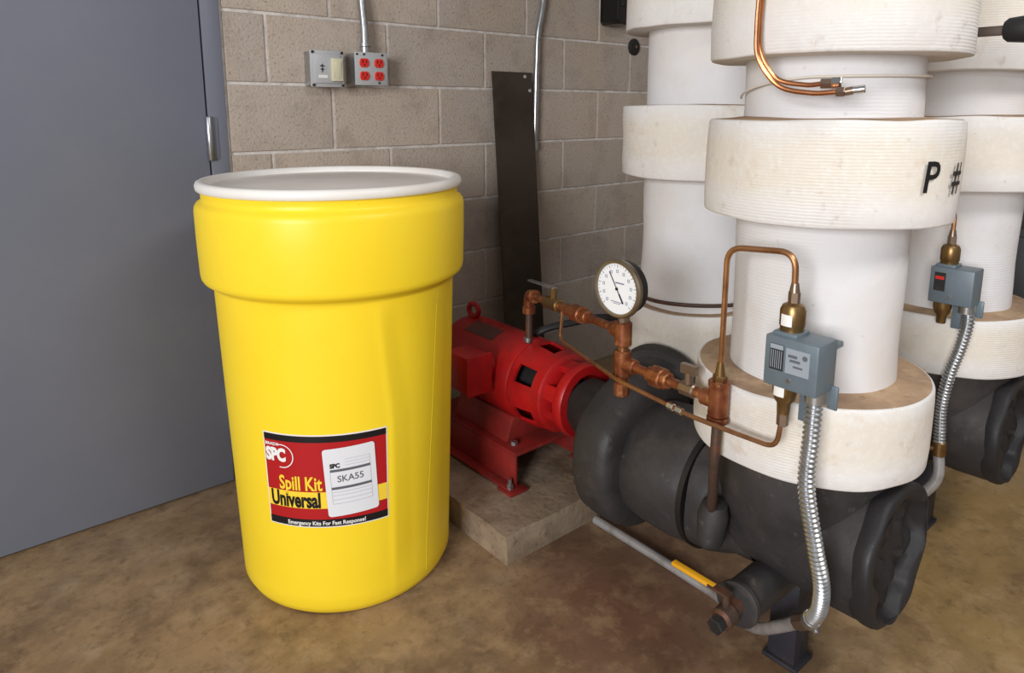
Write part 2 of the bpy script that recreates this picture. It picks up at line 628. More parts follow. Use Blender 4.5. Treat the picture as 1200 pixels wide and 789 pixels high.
def copy_tree(o, parent=None, delta=(0, 0, 0), skip=()):
    kids = [c for c in list(o.children)]
    c = o.copy()
    COL.objects.link(c)
    c.parent = parent
    if parent is None:
        c.location = Vector(o.location) + Vector(delta)
    WORLD[c.name] = WORLD[o.name] + Vector(delta)
    for ch in kids:
        if ch.name.split('.')[0] not in skip:
            copy_tree(ch, c, delta, skip)
    return c


def text_mesh(txt, size, sx=1.0, bold=0.0, align='LEFT', shear=0.0, space=1.0):
    cu = bpy.data.curves.new('lettering', 'FONT')
    cu.body = txt
    cu.size = size
    cu.offset = bold
    cu.align_x = align
    cu.shear = shear
    cu.space_character = space
    cu.resolution_u = 3
    ob = bpy.data.objects.new('lettering', cu)
    COL.objects.link(ob)
    dg = bpy.context.evaluated_depsgraph_get()
    dg.update()
    me = bpy.data.meshes.new_from_object(ob.evaluated_get(dg))
    vs = [(p.co.x * sx, p.co.y) for p in me.vertices]
    fs = [tuple(p.vertices) for p in me.polygons]
    bpy.data.objects.remove(ob)
    bpy.data.curves.remove(cu)
    bpy.data.meshes.remove(me)
    return vs, fs


def jitter(amp, scale, seed=0.0):
    def f(p):
        q = Vector(p) * scale + Vector((seed, seed * 1.7, seed * 0.3))
        return Vector((mnoise.noise(q), mnoise.noise(q + Vector((31, 7, 3))), mnoise.noise(q + Vector((5, 47, 13))))) * amp
    return f


# ================================================================== STRUCTURE
WY = 2.078                     # front of the block wall
# ---- floor
g = G()
g.box(-4.0, 5.0, -3.5, WY + 0.3, -0.08, 0.0)
tag(part('floor', g, 'stained_concrete_floor'), kind='structure')

# ---- block wall with door opening
DX0, DX1 = -0.385, 0.668       # outer edges of the door frame
DTOP = 2.20
g = G()
g.box(DX1, 4.6, WY + 0.005, WY + 0.2, 0, 2.845)
g.box(-3.6, DX0, WY + 0.005, WY + 0.2, 0, 2.845)
g.box(DX0, DX1, WY + 0.005, WY + 0.2, DTOP, 2.845)
wall = tag(part('wall_back', g, 'mortar'), kind='structure')
BW, BH, J = 0.407, 0.2032, 0.0095
blocks = {}


def block(x0, x1, i):
    ln = round(x1 - x0, 4)
    key = ln
    z0 = i * BH
    loc = (x0, WY, z0)
    if key not in blocks:
        gg = G()
        gg.box(x0 + J / 2, x1 - J / 2, WY, WY + 0.06, z0 + J / 2, z0 + BH - J / 2)
        blocks[key] = part('block', gg, 'concrete_block', wall, loc=loc, bevel=0.0018, bseg=1)
    else:
        inst('block', blocks[key], wall, loc)


for i in range(14):
    off = 0.797 if i % 2 == 0 else 1.0005
    for (a, b) in ((DX1 + 0.004, 4.6), (-2.0, DX0 - 0.004)):
        x = off - 20 * BW
        while x < b:
            x0, x1 = max(x, a), min(x + BW, b)
            if x1 - x0 > 0.03:
                block(x0, x1, i)
            x += BW
    if i * BH > DTOP - 0.01:
        x = off - 20 * BW
        while x < DX1:
            x0, x1 = max(x, DX0 - 0.004), min(x + BW, DX1 + 0.004)
            if x1 - x0 > 0.03:
                block(x0, x1, i)
            x += BW

# ---- door
door = root('door_1', (0.15, WY, 0), None, None, kind='structure')
g = G()
LX0, LX1 = -0.325, 0.612
g.box(LX0, LX1, WY - 0.004, WY + 0.040, 0.008, 2.135)
part('door_leaf', g, 'door_paint', door, bevel=0.002)
g = G()
g.box(0.6165, DX1, WY - 0.006, WY + 0.13, 0, DTOP)
g.box(DX0, LX0 - 0.004, WY - 0.006, WY + 0.13, 0, DTOP)
g.box(LX0 - 0.004, 0.6165, WY - 0.006, WY + 0.13, 2.139, DTOP)
part('door_frame', g, 'door_paint', door, bevel=0.003)
g = G()
g.box(LX0 - 0.004, 0.6165, WY + 0.045, WY + 0.06, 0.0, 2.139)
part('door_stop', g, 'door_paint', door)
for z in (0.24, 1.062, 1.90):
    g = G()
    g.lathe([(0, 0), (0, 0.007), (0.003, 0.009), (0.121, 0.009), (0.124, 0.007), (0.124, 0)], (0.6155, WY - 0.011, z - 0.062), (0, 0, 1), 14)
    h = part('hinge', g, 'hinge_steel', door)
    g = G()
    g.box(0.6155, 0.640, WY - 0.0085, WY - 0.004, z - 0.058, z + 0.058)
    part('hinge_plate', g, 'door_paint', h, bevel=0.001)

# ---- far wall behind the second pump
g = G()
g.box(4.6, 4.8, -3.5, WY + 0.2, 0, 2.845)
tag(part('wall_right', g, 'concrete_block'), kind='structure')

# ================================================================== CONCRETE PAD
g = G()
px0, px1, py0, py1, ph = 1.006, 1.62, 1.222, 1.97, 0.08
nx, ny = 26, 30
vs, fs = [], []
for j in range(ny + 1):
    for i in range(nx + 1):
        vs.append((px0 + (px1 - px0) * i / nx, py0 + (py1 - py0) * j / ny, ph))
base = len(vs)
for j in range(ny):
    for i in range(nx):
        a = j * (nx + 1) + i
        fs.append((a, a + 1, a + nx + 2, a + nx + 1))
loop = [i for i in range(nx + 1)] + [j * (nx + 1) + nx for j in range(1, ny + 1)] + \
       [ny * (nx + 1) + i for i in range(nx - 1, -1, -1)] + [j * (nx + 1) for j in range(ny - 1, 0, -1)]
prev = loop
cx_, cy_ = (px0 + px1) / 2, (py0 + py1) / 2
for z in (0.07, 0.035, 0.0):
    ring = []
    for q in loop:
        x, y, _ = vs[q]
        ring.append(len(vs))
        e = 0.004 if z < 0.08 else 0
        vs.append((x + (e if x > cx_ else -e) * (abs(x - cx_) > 0.309), y + (e if y > cy_ else -e) * (abs(y - cy_) > 0.37), z))
    for k in range(len(loop)):
        k2 = (k + 1) % len(loop)
        fs.append((prev[k], prev[k2], ring[k2], ring[k]))
    prev = ring
fs.append(tuple(reversed(prev)))
jt = jitter(0.006, 14, 3)
vs = [(x + jt((x, y, z)).x * (z > 0), y + jt((x, y, z)).y * (z > 0), z + (jt((x, y, z)).z * 0.6 if z > 0.05 else 0)) for x, y, z in vs]
g.add(vs, fs)
pad = part('equipment_pad', g, 'pad_concrete', None, loc=(1.3, 1.6, 0))
tag(pad, 'low stained concrete pad under the red motor', 'concrete pad')

# ================================================================== YELLOW SPILL DRUM
DC = (0.734, 1.539)
drum = root('spill_kit_drum', (*DC, 0), 'tall yellow plastic drum with white lid and red spill kit label', 'drum')


def drum_r(z):
    return 0.259 + 0.022 * (z - 0.03) / 0.72


prof = [(0.0, 0), (0.0, 0.225), (0.003, 0.240), (0.012, 0.250), (0.030, 0.259)]
for k in range(1, 25):
    z = 0.03 + 0.70 * k / 24
    prof.append((z, drum_r(z)))
prof += [(0.744, 0.2805), (0.750, 0.2815), (0.7535, 0.286), (0.759, 0.2965), (0.763, 0.302), (0.769, 0.3055), (0.778, 0.307), (0.86, 0.3095), (0.922, 0.310), (0.932, 0.3085), (0.939, 0.304),
         (0.943, 0.2965), (0.948, 0.294), (0.957, 0.294), (0.964, 0.296), (0.970, 0.296), (0.970, 0.0)]


def panel(a, h, r):
    """flat moulded panel on one flank of the drum"""
    if h > 0.735 or h < 0.02:
        return r
    ang = math.degrees(a)
    ang = (ang + 180) % 360 - 180
    lo, hi = -95.6 - 6.0 * max(0.0, h - 0.47) / 0.27, -40.0
    if lo < ang < hi:
        t = (ang - lo) / (hi - lo)
        k = min(1, (0.735 - h) / 0.02, (h - 0.02) / 0.10)
        mid, half = (lo + hi) / 2, (hi - lo) / 2
        flat = r * math.cos(R(half)) / math.cos(R(ang - mid))
        edge = min(1, t / 0.035, (1 - t) / 0.05)
        return r + k * (max(flat - r, -0.022) * 0.36 + 0.0042 * edge)
    return r


g = G().lathe(prof, (*DC, 0), (0, 0, 1), 240, rfun=panel)
part('drum_body', g, 'yellow_plastic', drum, sharp=50)
g = G().lathe([(0.966, 0.290), (0.966, 0.3005), (0.969, 0.304), (0.978, 0.305), (0.985, 0.3025), (0.988, 0.297), (0.988, 0.288), (0.986, 0.284), (0.974, 0.279), (0.966, 0.279)],
              (*DC, 0), (0, 0, 1), 128)
lid = part('lid', g, 'lid_rim_plastic', drum, sharp=60)
g = G().lathe([(0.971, 0.2805), (0.974, 0.2795), (0.973, 0.27), (0.9725, 0.24), (0.9745, 0.235), (0.9745, 0.0)], (*DC, 0), (0, 0, 1), 96)
part('lid_panel', g, 'lid_top_plastic', lid)
# mould seam
g = G()
pts = []
for k in range(30):
    z = 0.04 + 0.69 * k / 29
    a = R(-63 - 10 * (1 - z / 0.74))
    rr = panel(a, z, drum_r(z))
    pts.append((DC[0] + (rr - 0.0006) * math.cos(a), DC[1] + (rr - 0.0006) * math.sin(a), z))
g.tube(pts, 0.0011, 6)
part('mould_seam', g, 'yellow_plastic', drum)

# --- label: wrapped print, u along the drum (m), v up (m)
LA0, LZ0 = R(-155.0), 0.236     # left edge angle, bottom
LW, LH = 0.275, 0.222


def wrap_label(u, v, off):
    z = LZ0 + v
    a = LA0 + u / 0.2685
    rr = drum_r(z) + off
    return (DC[0] + rr * math.cos(a), DC[1] + rr * math.sin(a), z)


def patch(u0, u1, v0, v1, off, n=24, skew=0.0, nv=2):
    gg = G()
    vs, fs = [], []
    for j in range(nv + 1):
        for i in range(n + 1):
            u = u0 + (u1 - u0) * i / n
            v = v0 + (v1 - v0) * j / nv + skew * (u - u0)
            vs.append(wrap_label(u, v, off))
    for j in range(nv):
        for i in range(n):
            a = j * (n + 1) + i
            fs.append((a, a + 1, a + n + 2, a + n + 1))
    gg.add(vs, fs)
    return gg


def label_text(txt, size, u, v, off, sx=1.0, bold=0.0, align='LEFT', skew=0.0, space=1.0):
    vs, fs = text_mesh(txt, size, sx, bold, align, space=space)
    return G().add([wrap_label(u + x, v + y + skew * x, off) for x, y in vs], fs)


g = patch(0, LW, 0, LH, 0.0008, 40)
lab = part('label_sticker', g, 'print_white', drum)
part('red_field', patch(0.003, LW - 0.003, 0.003, LH - 0.003, 0.0014, 40), 'print_red', lab)
part('black_top_stripe', patch(0.003, LW - 0.003, LH - 0.0175, LH - 0.003, 0.0019, 40), 'print_black', lab)
part('black_bottom_stripe', patch(0.003, LW - 0.003, 0.003, 0.0205, 0.0019, 40), 'print_black', lab)
part('yellow_stripe', patch(0.003, LW - 0.003, 0.047, 0.087, 0.0019, 40), 'print_yellow', lab)
part('lettering_universal', label_text('Universal', 0.050, 0.010, 0.0505, 0.0025, 0.62, 0.0019), 'print_black', lab)
part('lettering_spill_kit', label_text('Spill Kit', 0.046, 0.034, 0.0915, 0.0025, 0.68, 0.0011), 'print_yellow', lab)
part('lettering_emergency_kits', label_text('Emergency Kits For Fast Response!', 0.0135, 0.135, 0.0070, 0.0025, 0.90, 0.0003, 'CENTER'), 'print_white', lab)
part('logo_letters', label_text('SPC', 0.040, 0.006, 0.158, 0.0025, 0.72, 0.0024), 'print_white', lab)
part('logo_small_print', label_text('BRADY', 0.0095, 0.006, 0.1925, 0.0025, 1.1, 0.0003), 'print_white', lab)
gg = G()
vs, fs = [], []
n = 36
for k in range(n + 1):
    a = R(-105 + 220 * k / n)
    for rr in (0.0258, 0.0280):
        vs.append(wrap_label(0.045 + rr * math.cos(a) * 0.98, 0.169 + rr * math.sin(a), 0.0024))
for k in range(n):
    fs.append((2 * k, 2 * k + 1, 2 * k + 3, 2 * k + 2))
gg.add(vs, fs)
part('logo_ring', gg, 'print_white', lab)

# white document sticker, tilted a little
SK = 0.07


def rounded_patch(u0, u1, v0, v1, rad, off, skew):
    pts = []
    for (cu_, cv_, a0) in ((u1 - rad, v1 - rad, 0), (u0 + rad, v1 - rad, 90), (u0 + rad, v0 + rad, 180), (u1 - rad, v0 + rad, 270)):
        for k in range(5):
            a = R(a0 + 22.5 * k)
            pts.append((cu_ + rad * math.cos(a), cv_ + rad * math.sin(a)))
    # slice in columns so that the sheet follows the drum
    n = 20
    gg = G()
    vs, fs = [], []

    def vrange(u):
        d = 0
        if u < u0 + rad:
            d = rad - math.sqrt(max(0, rad ** 2 - (u0 + rad - u) ** 2))
        elif u > u1 - rad:
            d = rad - math.sqrt(max(0, rad ** 2 - (u - u1 + rad) ** 2))
        return v0 + d, v1 - d
    us = [u0 + rad * (1 - math.cos(R(90 * k / 4))) for k in range(5)]
    us += [u0 + rad + (u1 - u0 - 2 * rad) * k / n for k in range(1, n)]
    us += [u1 - rad * (1 - math.cos(R(90 * k / 4))) for k in range(4, -1, -1)]
    for u in us:
        a, b = vrange(u)
        s = skew * (u - u0)
        vs += [wrap_label(u - SKX * (a - v0), a + s, off), wrap_label(u - SKX * (b - v0), b + s, off)]
    for k in range(len(us) - 1):
        fs.append((2 * k, 2 * k + 2, 2 * k + 3, 2 * k + 1))
    gg.add(vs, fs)
    return gg


SKX = 0.045
DU0, DU1, DV0, DV1 = 0.142, 0.252, 0.026, 0.188
doc = part('document_sticker', rounded_patch(DU0, DU1, DV0, DV1, 0.007, 0.0032, SK), 'print_paper', lab)
doc_items = []


def doc_bar(u0, u1, v0, v1):
    gg = G()
    vs, fs = [], []
    n = 12
    for i in range(n + 1):
        u = u0 + (u1 - u0) * i / n
        for v in (v0, v1):
            vs.append(wrap_label(DU0 + u - SKX * v, DV0 + v + SK * u, 0.0037))
    for i in range(n):
        fs.append((2 * i, 2 * i + 2, 2 * i + 3, 2 * i + 1))
    gg.add(vs, fs)
    return gg


def merge(*gs):
    out = G()
    for q in gs:
        out.add(q.v, q.f)
    return out


part('document_dark_bars', merge(doc_bar(0.012, 0.098, 0.107, 0.113), doc_bar(0.012, 0.098, 0.065, 0.071)), 'print_grey', lab)
part('document_lines', merge(*[doc_bar(0.014, 0.096, v, v + 0.0012) for v in (0.030, 0.040, 0.050, 0.058)],
                             *[doc_bar(0.045, 0.096, v, v + 0.001) for v in (0.120, 0.127, 0.134)],
                             doc_bar(0.0120, 0.0128, 0.03, 0.113), doc_bar(0.0972, 0.098, 0.03, 0.135)), 'print_pale_grey', lab)
vs, fs = text_mesh('SKA55', 0.0215, 0.95, 0.0002)
part('lettering_ska55', G().add([wrap_label(DU0 + 0.026 + x - SKX * (0.082 + y), DV0 + 0.082 + y + SK * (0.026 + x) + 0.02 * x, 0.0037) for x, y in vs], fs), 'print_grey', lab)
vs, fs = text_mesh('SPC', 0.014, 0.9, 0.0008)
part('document_logo', G().add([wrap_label(DU0 + 0.013 + x - SKX * (0.117 + y), DV0 + 0.117 + y + SK * (0.013 + x), 0.0037) for x, y in vs], fs), 'print_black', lab)


# ================================================================== INSULATED PIPE COLUMNS
A = (1.275, 0.612)
B = (2.020, 0.628)
DB = (0.745, 0.016, 0)
C = (1.650, 1.150)
RC, RB = 0.150, 0.213


def cover_profile(z0, z1, r, rin, top_dust):
    p = [(z0, rin), (z0, r - 0.004), (z0 + 0.001, r - 0.0015), (z0 + 0.004, r)]
    n = 5
    for k in range(1, n):
        p.append((z0 + (z1 - z0) * k / n, r + 0.001))
    p += [(z1 - 0.005, r), (z1 - 0.0015, r - 0.0015), (z1, r - 0.005), (z1 + 0.001, (r + rin) / 2), (z1 + 0.004, rin)]
    m = [0] * (len(p) - 3) + [1, 1]
    return p, m


def pipe_column(name, pos, label, group, levels, seed):
    rt = root(name, (*pos, levels[0][0]), label, 'pipe', group)
    zb = levels[0][1] - 0.01
    prof = [(zb, 0), (zb, RC - 0.001)]
    z = zb + 0.02
    while z < 2.84:
        prof.append((z, RC))
        z += 0.05
    prof += [(2.84, RC), (2.84, 0)]
    g = G().lathe(prof, (*pos, 0), (0, 0, 1), 72, disp=jitter(0.004, 7, seed))
    part('pipe_insulation', g, 'white_column_canvas', rt)
    for k, (z0, z1, r) in enumerate(levels):
        p, m = cover_profile(z0, z1, r, RC - 0.012, k == 0)
        g = G().lathe(p, (*pos, 0), (0, 0, 1), 96, disp=jitter(0.0036, 10, seed + 3 + k), mids=m)
        part('flange_cover', g, ['white_insulation', 'dusty_insulation_top'], rt, sharp=45)
    return rt


LV = [(0.506, 0.652, RB), (0.956, 1.128, RB), (1.232, 1.50, RB)]
grp = 'white insulated pipe columns'
colA = pipe_column('insulated_pipe_column', A, 'white insulated pipe column marked P with hanging copper tubes', grp, LV, 1.0)
colB = pipe_column('insulated_pipe_column', B, 'unlettered white insulated pipe column behind the switch with red print', grp, LV, 12.0)
colC = pipe_column('insulated_pipe_column', C, 'white insulated pipe column between block wall and pressure gauge', grp,
                   [(0.395, 0.600, 0.180), (0.966, 1.155, RB), (1.352, 1.62, RB)], 23.0)

# "P #" stencilled on the middle cover of the marked column
g = G()
for ch, ang, sx in (('P', -114.5, 0.92), ('#', -95.0, 0.80)):
    vs, fs = text_mesh(ch, 0.070, sx, 0.0009)
    a0 = R(ang)
    g.add([(A[0] + (RB + 0.0048) * math.cos(a0 + (x + 0.10 * y) / RB), A[1] + (RB + 0.0048) * math.sin(a0 + (x + 0.10 * y) / RB), 1.016 + y) for x, y in vs], fs)
part('stencil_lettering', g, 'print_black', colA)


# ================================================================== PUMP (black insulated body along y)
PX, PZ = A[0], 0.310
EZ = 0.338                     # axis of the suction elbow


def pump_parts(rt):
    Y = (0, -1, 0)
    # volute disc
    g = G().lathe([(-1.095, 0.0), (-1.095, 0.10), (-1.094, 0.165), (-1.088, 0.178), (-1.078, 0.184), (-1.045, 0.187), (-1.010, 0.186), (-0.990, 0.181), (-0.982, 0.172), (-0.978, 0.155), (-0.976, 0.10)],
                  (PX, 0, PZ), Y, 72, disp=jitter(0.010, 7, 2))
    part('volute_cover', g, 'black_foam', rt)
    # casing
    g = G().lathe([(-0.985, 0.10), (-0.980, 0.132), (-0.965, 0.143), (-0.92, 0.146), (-0.86, 0.145), (-0.815, 0.139), (-0.800, 0.130), (-0.798, 0.10)],
                  (PX, 0, PZ), Y, 72, disp=jitter(0.006, 9, 5))
    part('casing_cover', g, 'black_foam', rt)
    g = G().lathe([(-0.812, 0.10), (-0.809, 0.1425), (-0.796, 0.1425), (-0.792, 0.10)], (PX, 0, PZ), Y, 64)
    part('joint_band', g, 'black_band', rt)
    # reducer between casing and elbow
    g = G().lathe([(-0.80, 0.10), (-0.795, 0.136), (-0.76, 0.134), (-0.735, 0.124), (-0.71, 0.112), (-0.66, 0.108)], (PX, 0, PZ), Y, 64, disp=jitter(0.006, 10, 9))
    part('reducer_cover', g, 'black_foam', rt)
    # suction elbow: fat horizontal barrel + neck up to the flange cover
    g = G().lathe([(-0.715, 0.08), (-0.712, 0.104), (-0.700, 0.118), (-0.67, 0.127), (-0.60, 0.131), (-0.52, 0.133), (-0.455, 0.134), (-0.430, 0.133)],
                  (PX, 0, EZ), Y, 72, disp=jitter(0.007, 8, 14))
    part('suction_elbow_cover', g, 'black_foam', rt)
    g = G().lathe([(0.32, 0.135), (0.36, 0.150), (0.42, 0.165), (0.47, 0.172), (0.512, 0.172)], (*A, 0), (0, 0, 1), 64, disp=jitter(0.006, 8, 17))
    part('elbow_neck_cover', g, 'black_foam', rt)
    # wrapped end cap, folded in at the middle

    def fold(p):
        q = p - Vector((PX, 0.43, EZ))
        a = math.atan2(q.z, q.x)
        rr = math.hypot(q.x, q.z)
        d = jitter(0.007, 12, 21)(p) + jitter(0.012, 26, 55)(p) * (1.0 if rr < 0.10 else 0.0)
        if 0.03 < rr < 0.1165:      # ragged mouth of the fold
            s_ = 0.009 * math.sin(3 * a + 0.6) + 0.005 * math.sin(8 * a + 2)
            d += Vector((math.cos(a) * s_, 0.004 * math.sin(5 * a), math.sin(a) * s_))
        return d
    g = G().lathe([(-0.450, 0.133), (-0.446, 0.1345), (-0.436, 0.1365), (-0.424, 0.1365), (-0.417, 0.134), (-0.4135, 0.129), (-0.413, 0.122), (-0.4145, 0.116), (-0.420, 0.112), (-0.430, 0.108), (-0.438, 0.103), (-0.441, 0.094), (-0.436, 0.078), (-0.438, 0.060), (-0.432, 0.040), (-0.436, 0.018), (-0.434, 0.0)],
                  (PX, 0, EZ), Y, 72, disp=fold)
    part('end_cap', g, 'black_mastic', rt, sharp=60)
    # steel support leg
    g = G()
    g.box(PX - 0.030, PX + 0.030, 0.580, 0.640, 0.010, 0.225)
    lg = part('support_leg', g, 'leg_steel', rt, bevel=0.004)
    g = G()
    g.box(PX - 0.036, PX + 0.036, 0.572, 0.648, 0.0, 0.010)
    part('foot_plate', g, 'leg_steel', lg, bevel=0.002)


pump = root('pump', (PX, 0.612, 0), 'black insulated pump body below the column marked P', 'pump', 'black insulated pumps')
pump_parts(pump)
# tapping boss on the near flank of this pump
g = G()
g.lathe([(0, 0.0), (0, 0.026), (0.015, 0.030), (0.06, 0.030), (0.082, 0.024), (0.09, 0.0)], (1.118, 0.712, 0.285), (0.12, 0, 1), 24, disp=jitter(0.006, 18, 4))
part('tapping_boss', g, 'black_foam', pump)
g = G()
g.cyl((1.20, 0.735, 0.31), (1.118, 0.712, 0.31), 0.026, 20)
part('tapping_nozzle', g, 'black_foam', pump)
# strainer blow-down stub with plug valve
g = G()
g.lathe([(0, 0.039), (0.140, 0.039), (0.142, 0.044), (0.152, 0.044), (0.154, 0.040), (0.154, 0)], (1.225, 0.617, 0.222), (-1, 0, 0), 32, disp=jitter(0.003, 18, 6))
stub = part('strainer_stub', g, 'black_foam', pump)
pump2 = copy_tree(pump, None, DB, skip=('tapping_boss', 'tapping_nozzle'))
pump2['label'] = 'black insulated pump body below the switch with red print'

# blow-down valve on the stub
bv = root('drain_valve', (1.054, 0.617, 0.222), 'small brown drain valve with yellow lever on the strainer stub', 'valve')
g = G()
g.cyl((1.076, 0.617, 0.222), (1.050, 0.617, 0.218), 0.018, 6, ch=0.002)
g.lathe([(0, 0), (0, 0.016), (0.006, 0.021), (0.030, 0.021), (0.036, 0.016), (0.036, 0)], (1.054, 0.617, 0.219), (-1, 0.0, -0.12), 20)
part('valve_body', g, 'brown_pipe', bv)
g = G()
g.cyl((1.024, 0.617, 0.215), (1.000, 0.617, 0.212), 0.0165, 6, ch=0.002)
part('hex_plug', g, 'dark_iron', bv)
g = G()
g.cyl((1.036, 0.617, 0.23), (1.036, 0.619, 0.262), 0.007, 10)
g.obox((1.036, 0.632, 0.263), (1, 0, 0), (0, 1, 0), (0, 0, 1), 0.009, 0.022, 0.0025)
part('lever_stem', g, 'brown_pipe', bv)
g = G()
g.obox((1.036, 0.690, 0.262), (1, 0, 0), (0, 1, 0), (0, 0, 1), 0.007, 0.048, 0.004)
part('lever_grip', g, 'handle_yellow', bv, bevel=0.002)

# discharge branch between volute and the column by the wall
g = G()
bp_ = [((1.41, 1.025, 0.375), 0.050), ((1.425, 1.06, 0.388), 0.072), ((1.44, 1.10, 0.388), 0.095), ((1.458, 1.108, 0.330), 0.050), ((1.50, 1.122, 0.298), 0.058), ((1.60, 1.14, 0.296), 0.062)]
ss = [0.0]
for k in range(1, len(bp_)):
    ss.append(ss[-1] + (Vector(bp_[k][0]) - Vector(bp_[k - 1][0])).length)


def branch_r(d):
    for k in range(1, len(ss)):
        if d <= ss[k] + 1e-6:
            t = (d - ss[k - 1]) / (ss[k] - ss[k - 1])
            return bp_[k - 1][1] * (1 - t) + bp_[k][1] * t
    return bp_[-1][1]


g.tube([q[0] for q in bp_], 0.07, 28, rfun=branch_r)
part('discharge_branch_cover', g, 'black_foam', pump)
g = G().lathe([(0.235, 0.0), (0.235, 0.09), (0.27, 0.125), (0.33, 0.14), (0.396, 0.15), (0.397, 0)], (*C, 0), (0, 0, 1), 40, disp=jitter(0.006, 9, 31))
part('discharge_elbow_cover', g, 'black_foam', pump)
g = G().lathe([(-0.03, 0), (-0.03, 0.11), (-0.02, 0.125), (0.02, 0.125), (0.03, 0.11), (0.03, 0)], (1.44, 1.10, 0.395), (0.85, 0.35, 0.1), 40, disp=jitter(0.006, 9, 37))
part('discharge_flange_cover', g, 'black_foam', pump)
g = G()
g.box(1.60, 1.70, 1.10, 1.20, 0, 0.26)
part('discharge_leg', g, 'leg_steel', pump, bevel=0.004)

# ================================================================== RED MOTOR
MX, MZ, MR = 1.298, 0.358, 0.122
mo = root('electric_motor', (MX, 1.55, 0.085), 'red electric motor on a rusty red steel base', 'motor')
Yf = (0, -1, 0)
g = G().lathe([(-1.80, 0), (-1.80, 0.06), (-1.795, 0.095), (-1.775, 0.116), (-1.745, 0.121), (-1.60, 0.122), (-1.44, 0.122), (-1.432, 0.118), (-1.43, 0.05)], (MX, 0, MZ), Yf, 56)
part('motor_housing', g, 'motor_red', mo)
# end bell with ventilation windows
seg = 60
ys = [1.432, 1.425, 1.40, 1.365, 1.335, 1.322, 1.306, 1.300, 1.292]
rs = [0.116, 0.122, 0.124, 0.121, 0.116, 0.113, 0.113, 0.107, 0.070]
g = G()
vs, fs = [], []
for inner in (0, 1):
    for y, r in zip(ys, rs):
        for k in range(seg):
            a = 2 * math.pi * k / seg
            r2 = r - 0.008 * inner
            vs.append((MX + r2 * math.cos(a), y, MZ + r2 * math.sin(a)))


def hole(i, k):
    kk = k % 10
    return i in (2, 3) and kk in (3, 4, 5, 6)


def vid(i, k, inner):
    return inner * len(ys) * seg + i * seg + (k % seg)


for i in range(len(ys) - 1):
    for k in range(seg):
        if hole(i, k):
            continue
        fs.append((vid(i, k, 0), vid(i, k + 1, 0), vid(i + 1, k + 1, 0), vid(i + 1, k, 0)))
        fs.append((vid(i, k + 1, 1), vid(i, k, 1), vid(i + 1, k, 1), vid(i + 1, k + 1, 1)))
for i in range(len(ys) - 1):
    for k in range(seg):
        if not hole(i, k):
            continue
        if not hole(i - 1, k):
            fs.append((vid(i, k, 0), vid(i, k + 1, 0), vid(i, k + 1, 1), vid(i, k, 1)))
        if not hole(i + 1, k):
            fs.append((vid(i + 1, k + 1, 0), vid(i + 1, k, 0), vid(i + 1, k, 1), vid(i + 1, k + 1, 1)))
        if not hole(i, k - 1):
            fs.append((vid(i + 1, k, 0), vid(i, k, 0), vid(i, k, 1), vid(i + 1, k, 1)))
        if not hole(i, k + 1):
            fs.append((vid(i, k + 1, 0), vid(i + 1, k + 1, 0), vid(i + 1, k + 1, 1), vid(i, k + 1, 1)))
g.add(vs, fs)
part('end_bell', g, 'motor_red', mo)
g = G()
g.cyl((MX, 1.43, MZ), (MX, 1.30, MZ), 0.085, 32)
part('rotor', g, 'dark_iron', mo)
# bracket ring toward the pump, on three arms, and the shaft
g = G()
g.lathe([(-1.262, 0.075), (-1.262, 0.100), (-1.256, 0.104), (-1.236, 0.104), (-1.230, 0.100), (-1.230, 0.075), (-1.262, 0.075)], (MX, 0, MZ), Yf, 48)
for a in (20, 100, 160, 215, 270, 330):
    cxx, czz = MX + 0.089 * math.cos(R(a)), MZ + 0.089 * math.sin(R(a))
    g.obox((cxx, 1.285, czz), (-math.sin(R(a)), 0, math.cos(R(a))), (0, 1, 0), (math.cos(R(a)), 0, math.sin(R(a))), 0.020, 0.030, 0.010)
part('pump_bracket', g, 'motor_red', mo)
g = G()
g.cyl((MX, 1.31, MZ), (1.280, 1.08, PZ + 0.01), 0.045, 24)
g.cyl((MX, 1.235, MZ), (1.280, 1.08, PZ + 0.01), 0.072, 32, 0.10)
part('shaft_housing', g, 'dark_iron', mo)
# junction box on the flank
g = G()
g.box(1.072, 1.152, 1.470, 1.575, 0.356, 0.464)
jb = part('junction_box', g, 'motor_red', mo, bevel=0.006)
g = G()
g.box(1.068, 1.156, 1.464, 1.472, 0.351, 0.469)
part('junction_box_cover', g, 'motor_red', jb, bevel=0.004)
g = G()
g.cyl((1.14, 1.52, 0.40), (1.20, 1.52, 0.40), 0.03, 20)
part('junction_box_neck', g, 'motor_red', jb)
g = G()
g.torus((MX, 1.74, MZ + MR + 0.022), (1, 0.2, 0), 0.021, 0.0085, 24, 10)
g.cyl((MX, 1.74, MZ + MR - 0.01), (MX, 1.74, MZ + MR + 0.006), 0.012, 12)
part('lifting_eye', g, 'motor_red', mo)
g = G()
g.lathe([(-1.70, 0.1215), (-1.70, 0.1230), (-1.56, 0.1230), (-1.56, 0.1215)], (MX, 0, MZ), Yf, 96)
keep = G()
for f in g.f:
    c = sum((Vector(g.v[i]) for i in f), Vector()) / len(f)
    a = math.degrees(math.atan2(c.z - MZ, c.x - MX))
    if 98 < a < 124:
        keep.add([g.v[i] for i in f], [tuple(range(len(f)))])
part('nameplate', keep, 'name_plate', mo, label='dull dark nameplate')
# motor foot cradle
g = G()
g.prism([(MX - 0.11, 1.44, 0.19), (MX + 0.11, 1.44, 0.19), (MX + 0.085, 1.44, 0.262), (MX - 0.085, 1.44, 0.262)], (0, 0.26, 0))
part('motor_foot', g, 'base_red', mo, bevel=0.004)
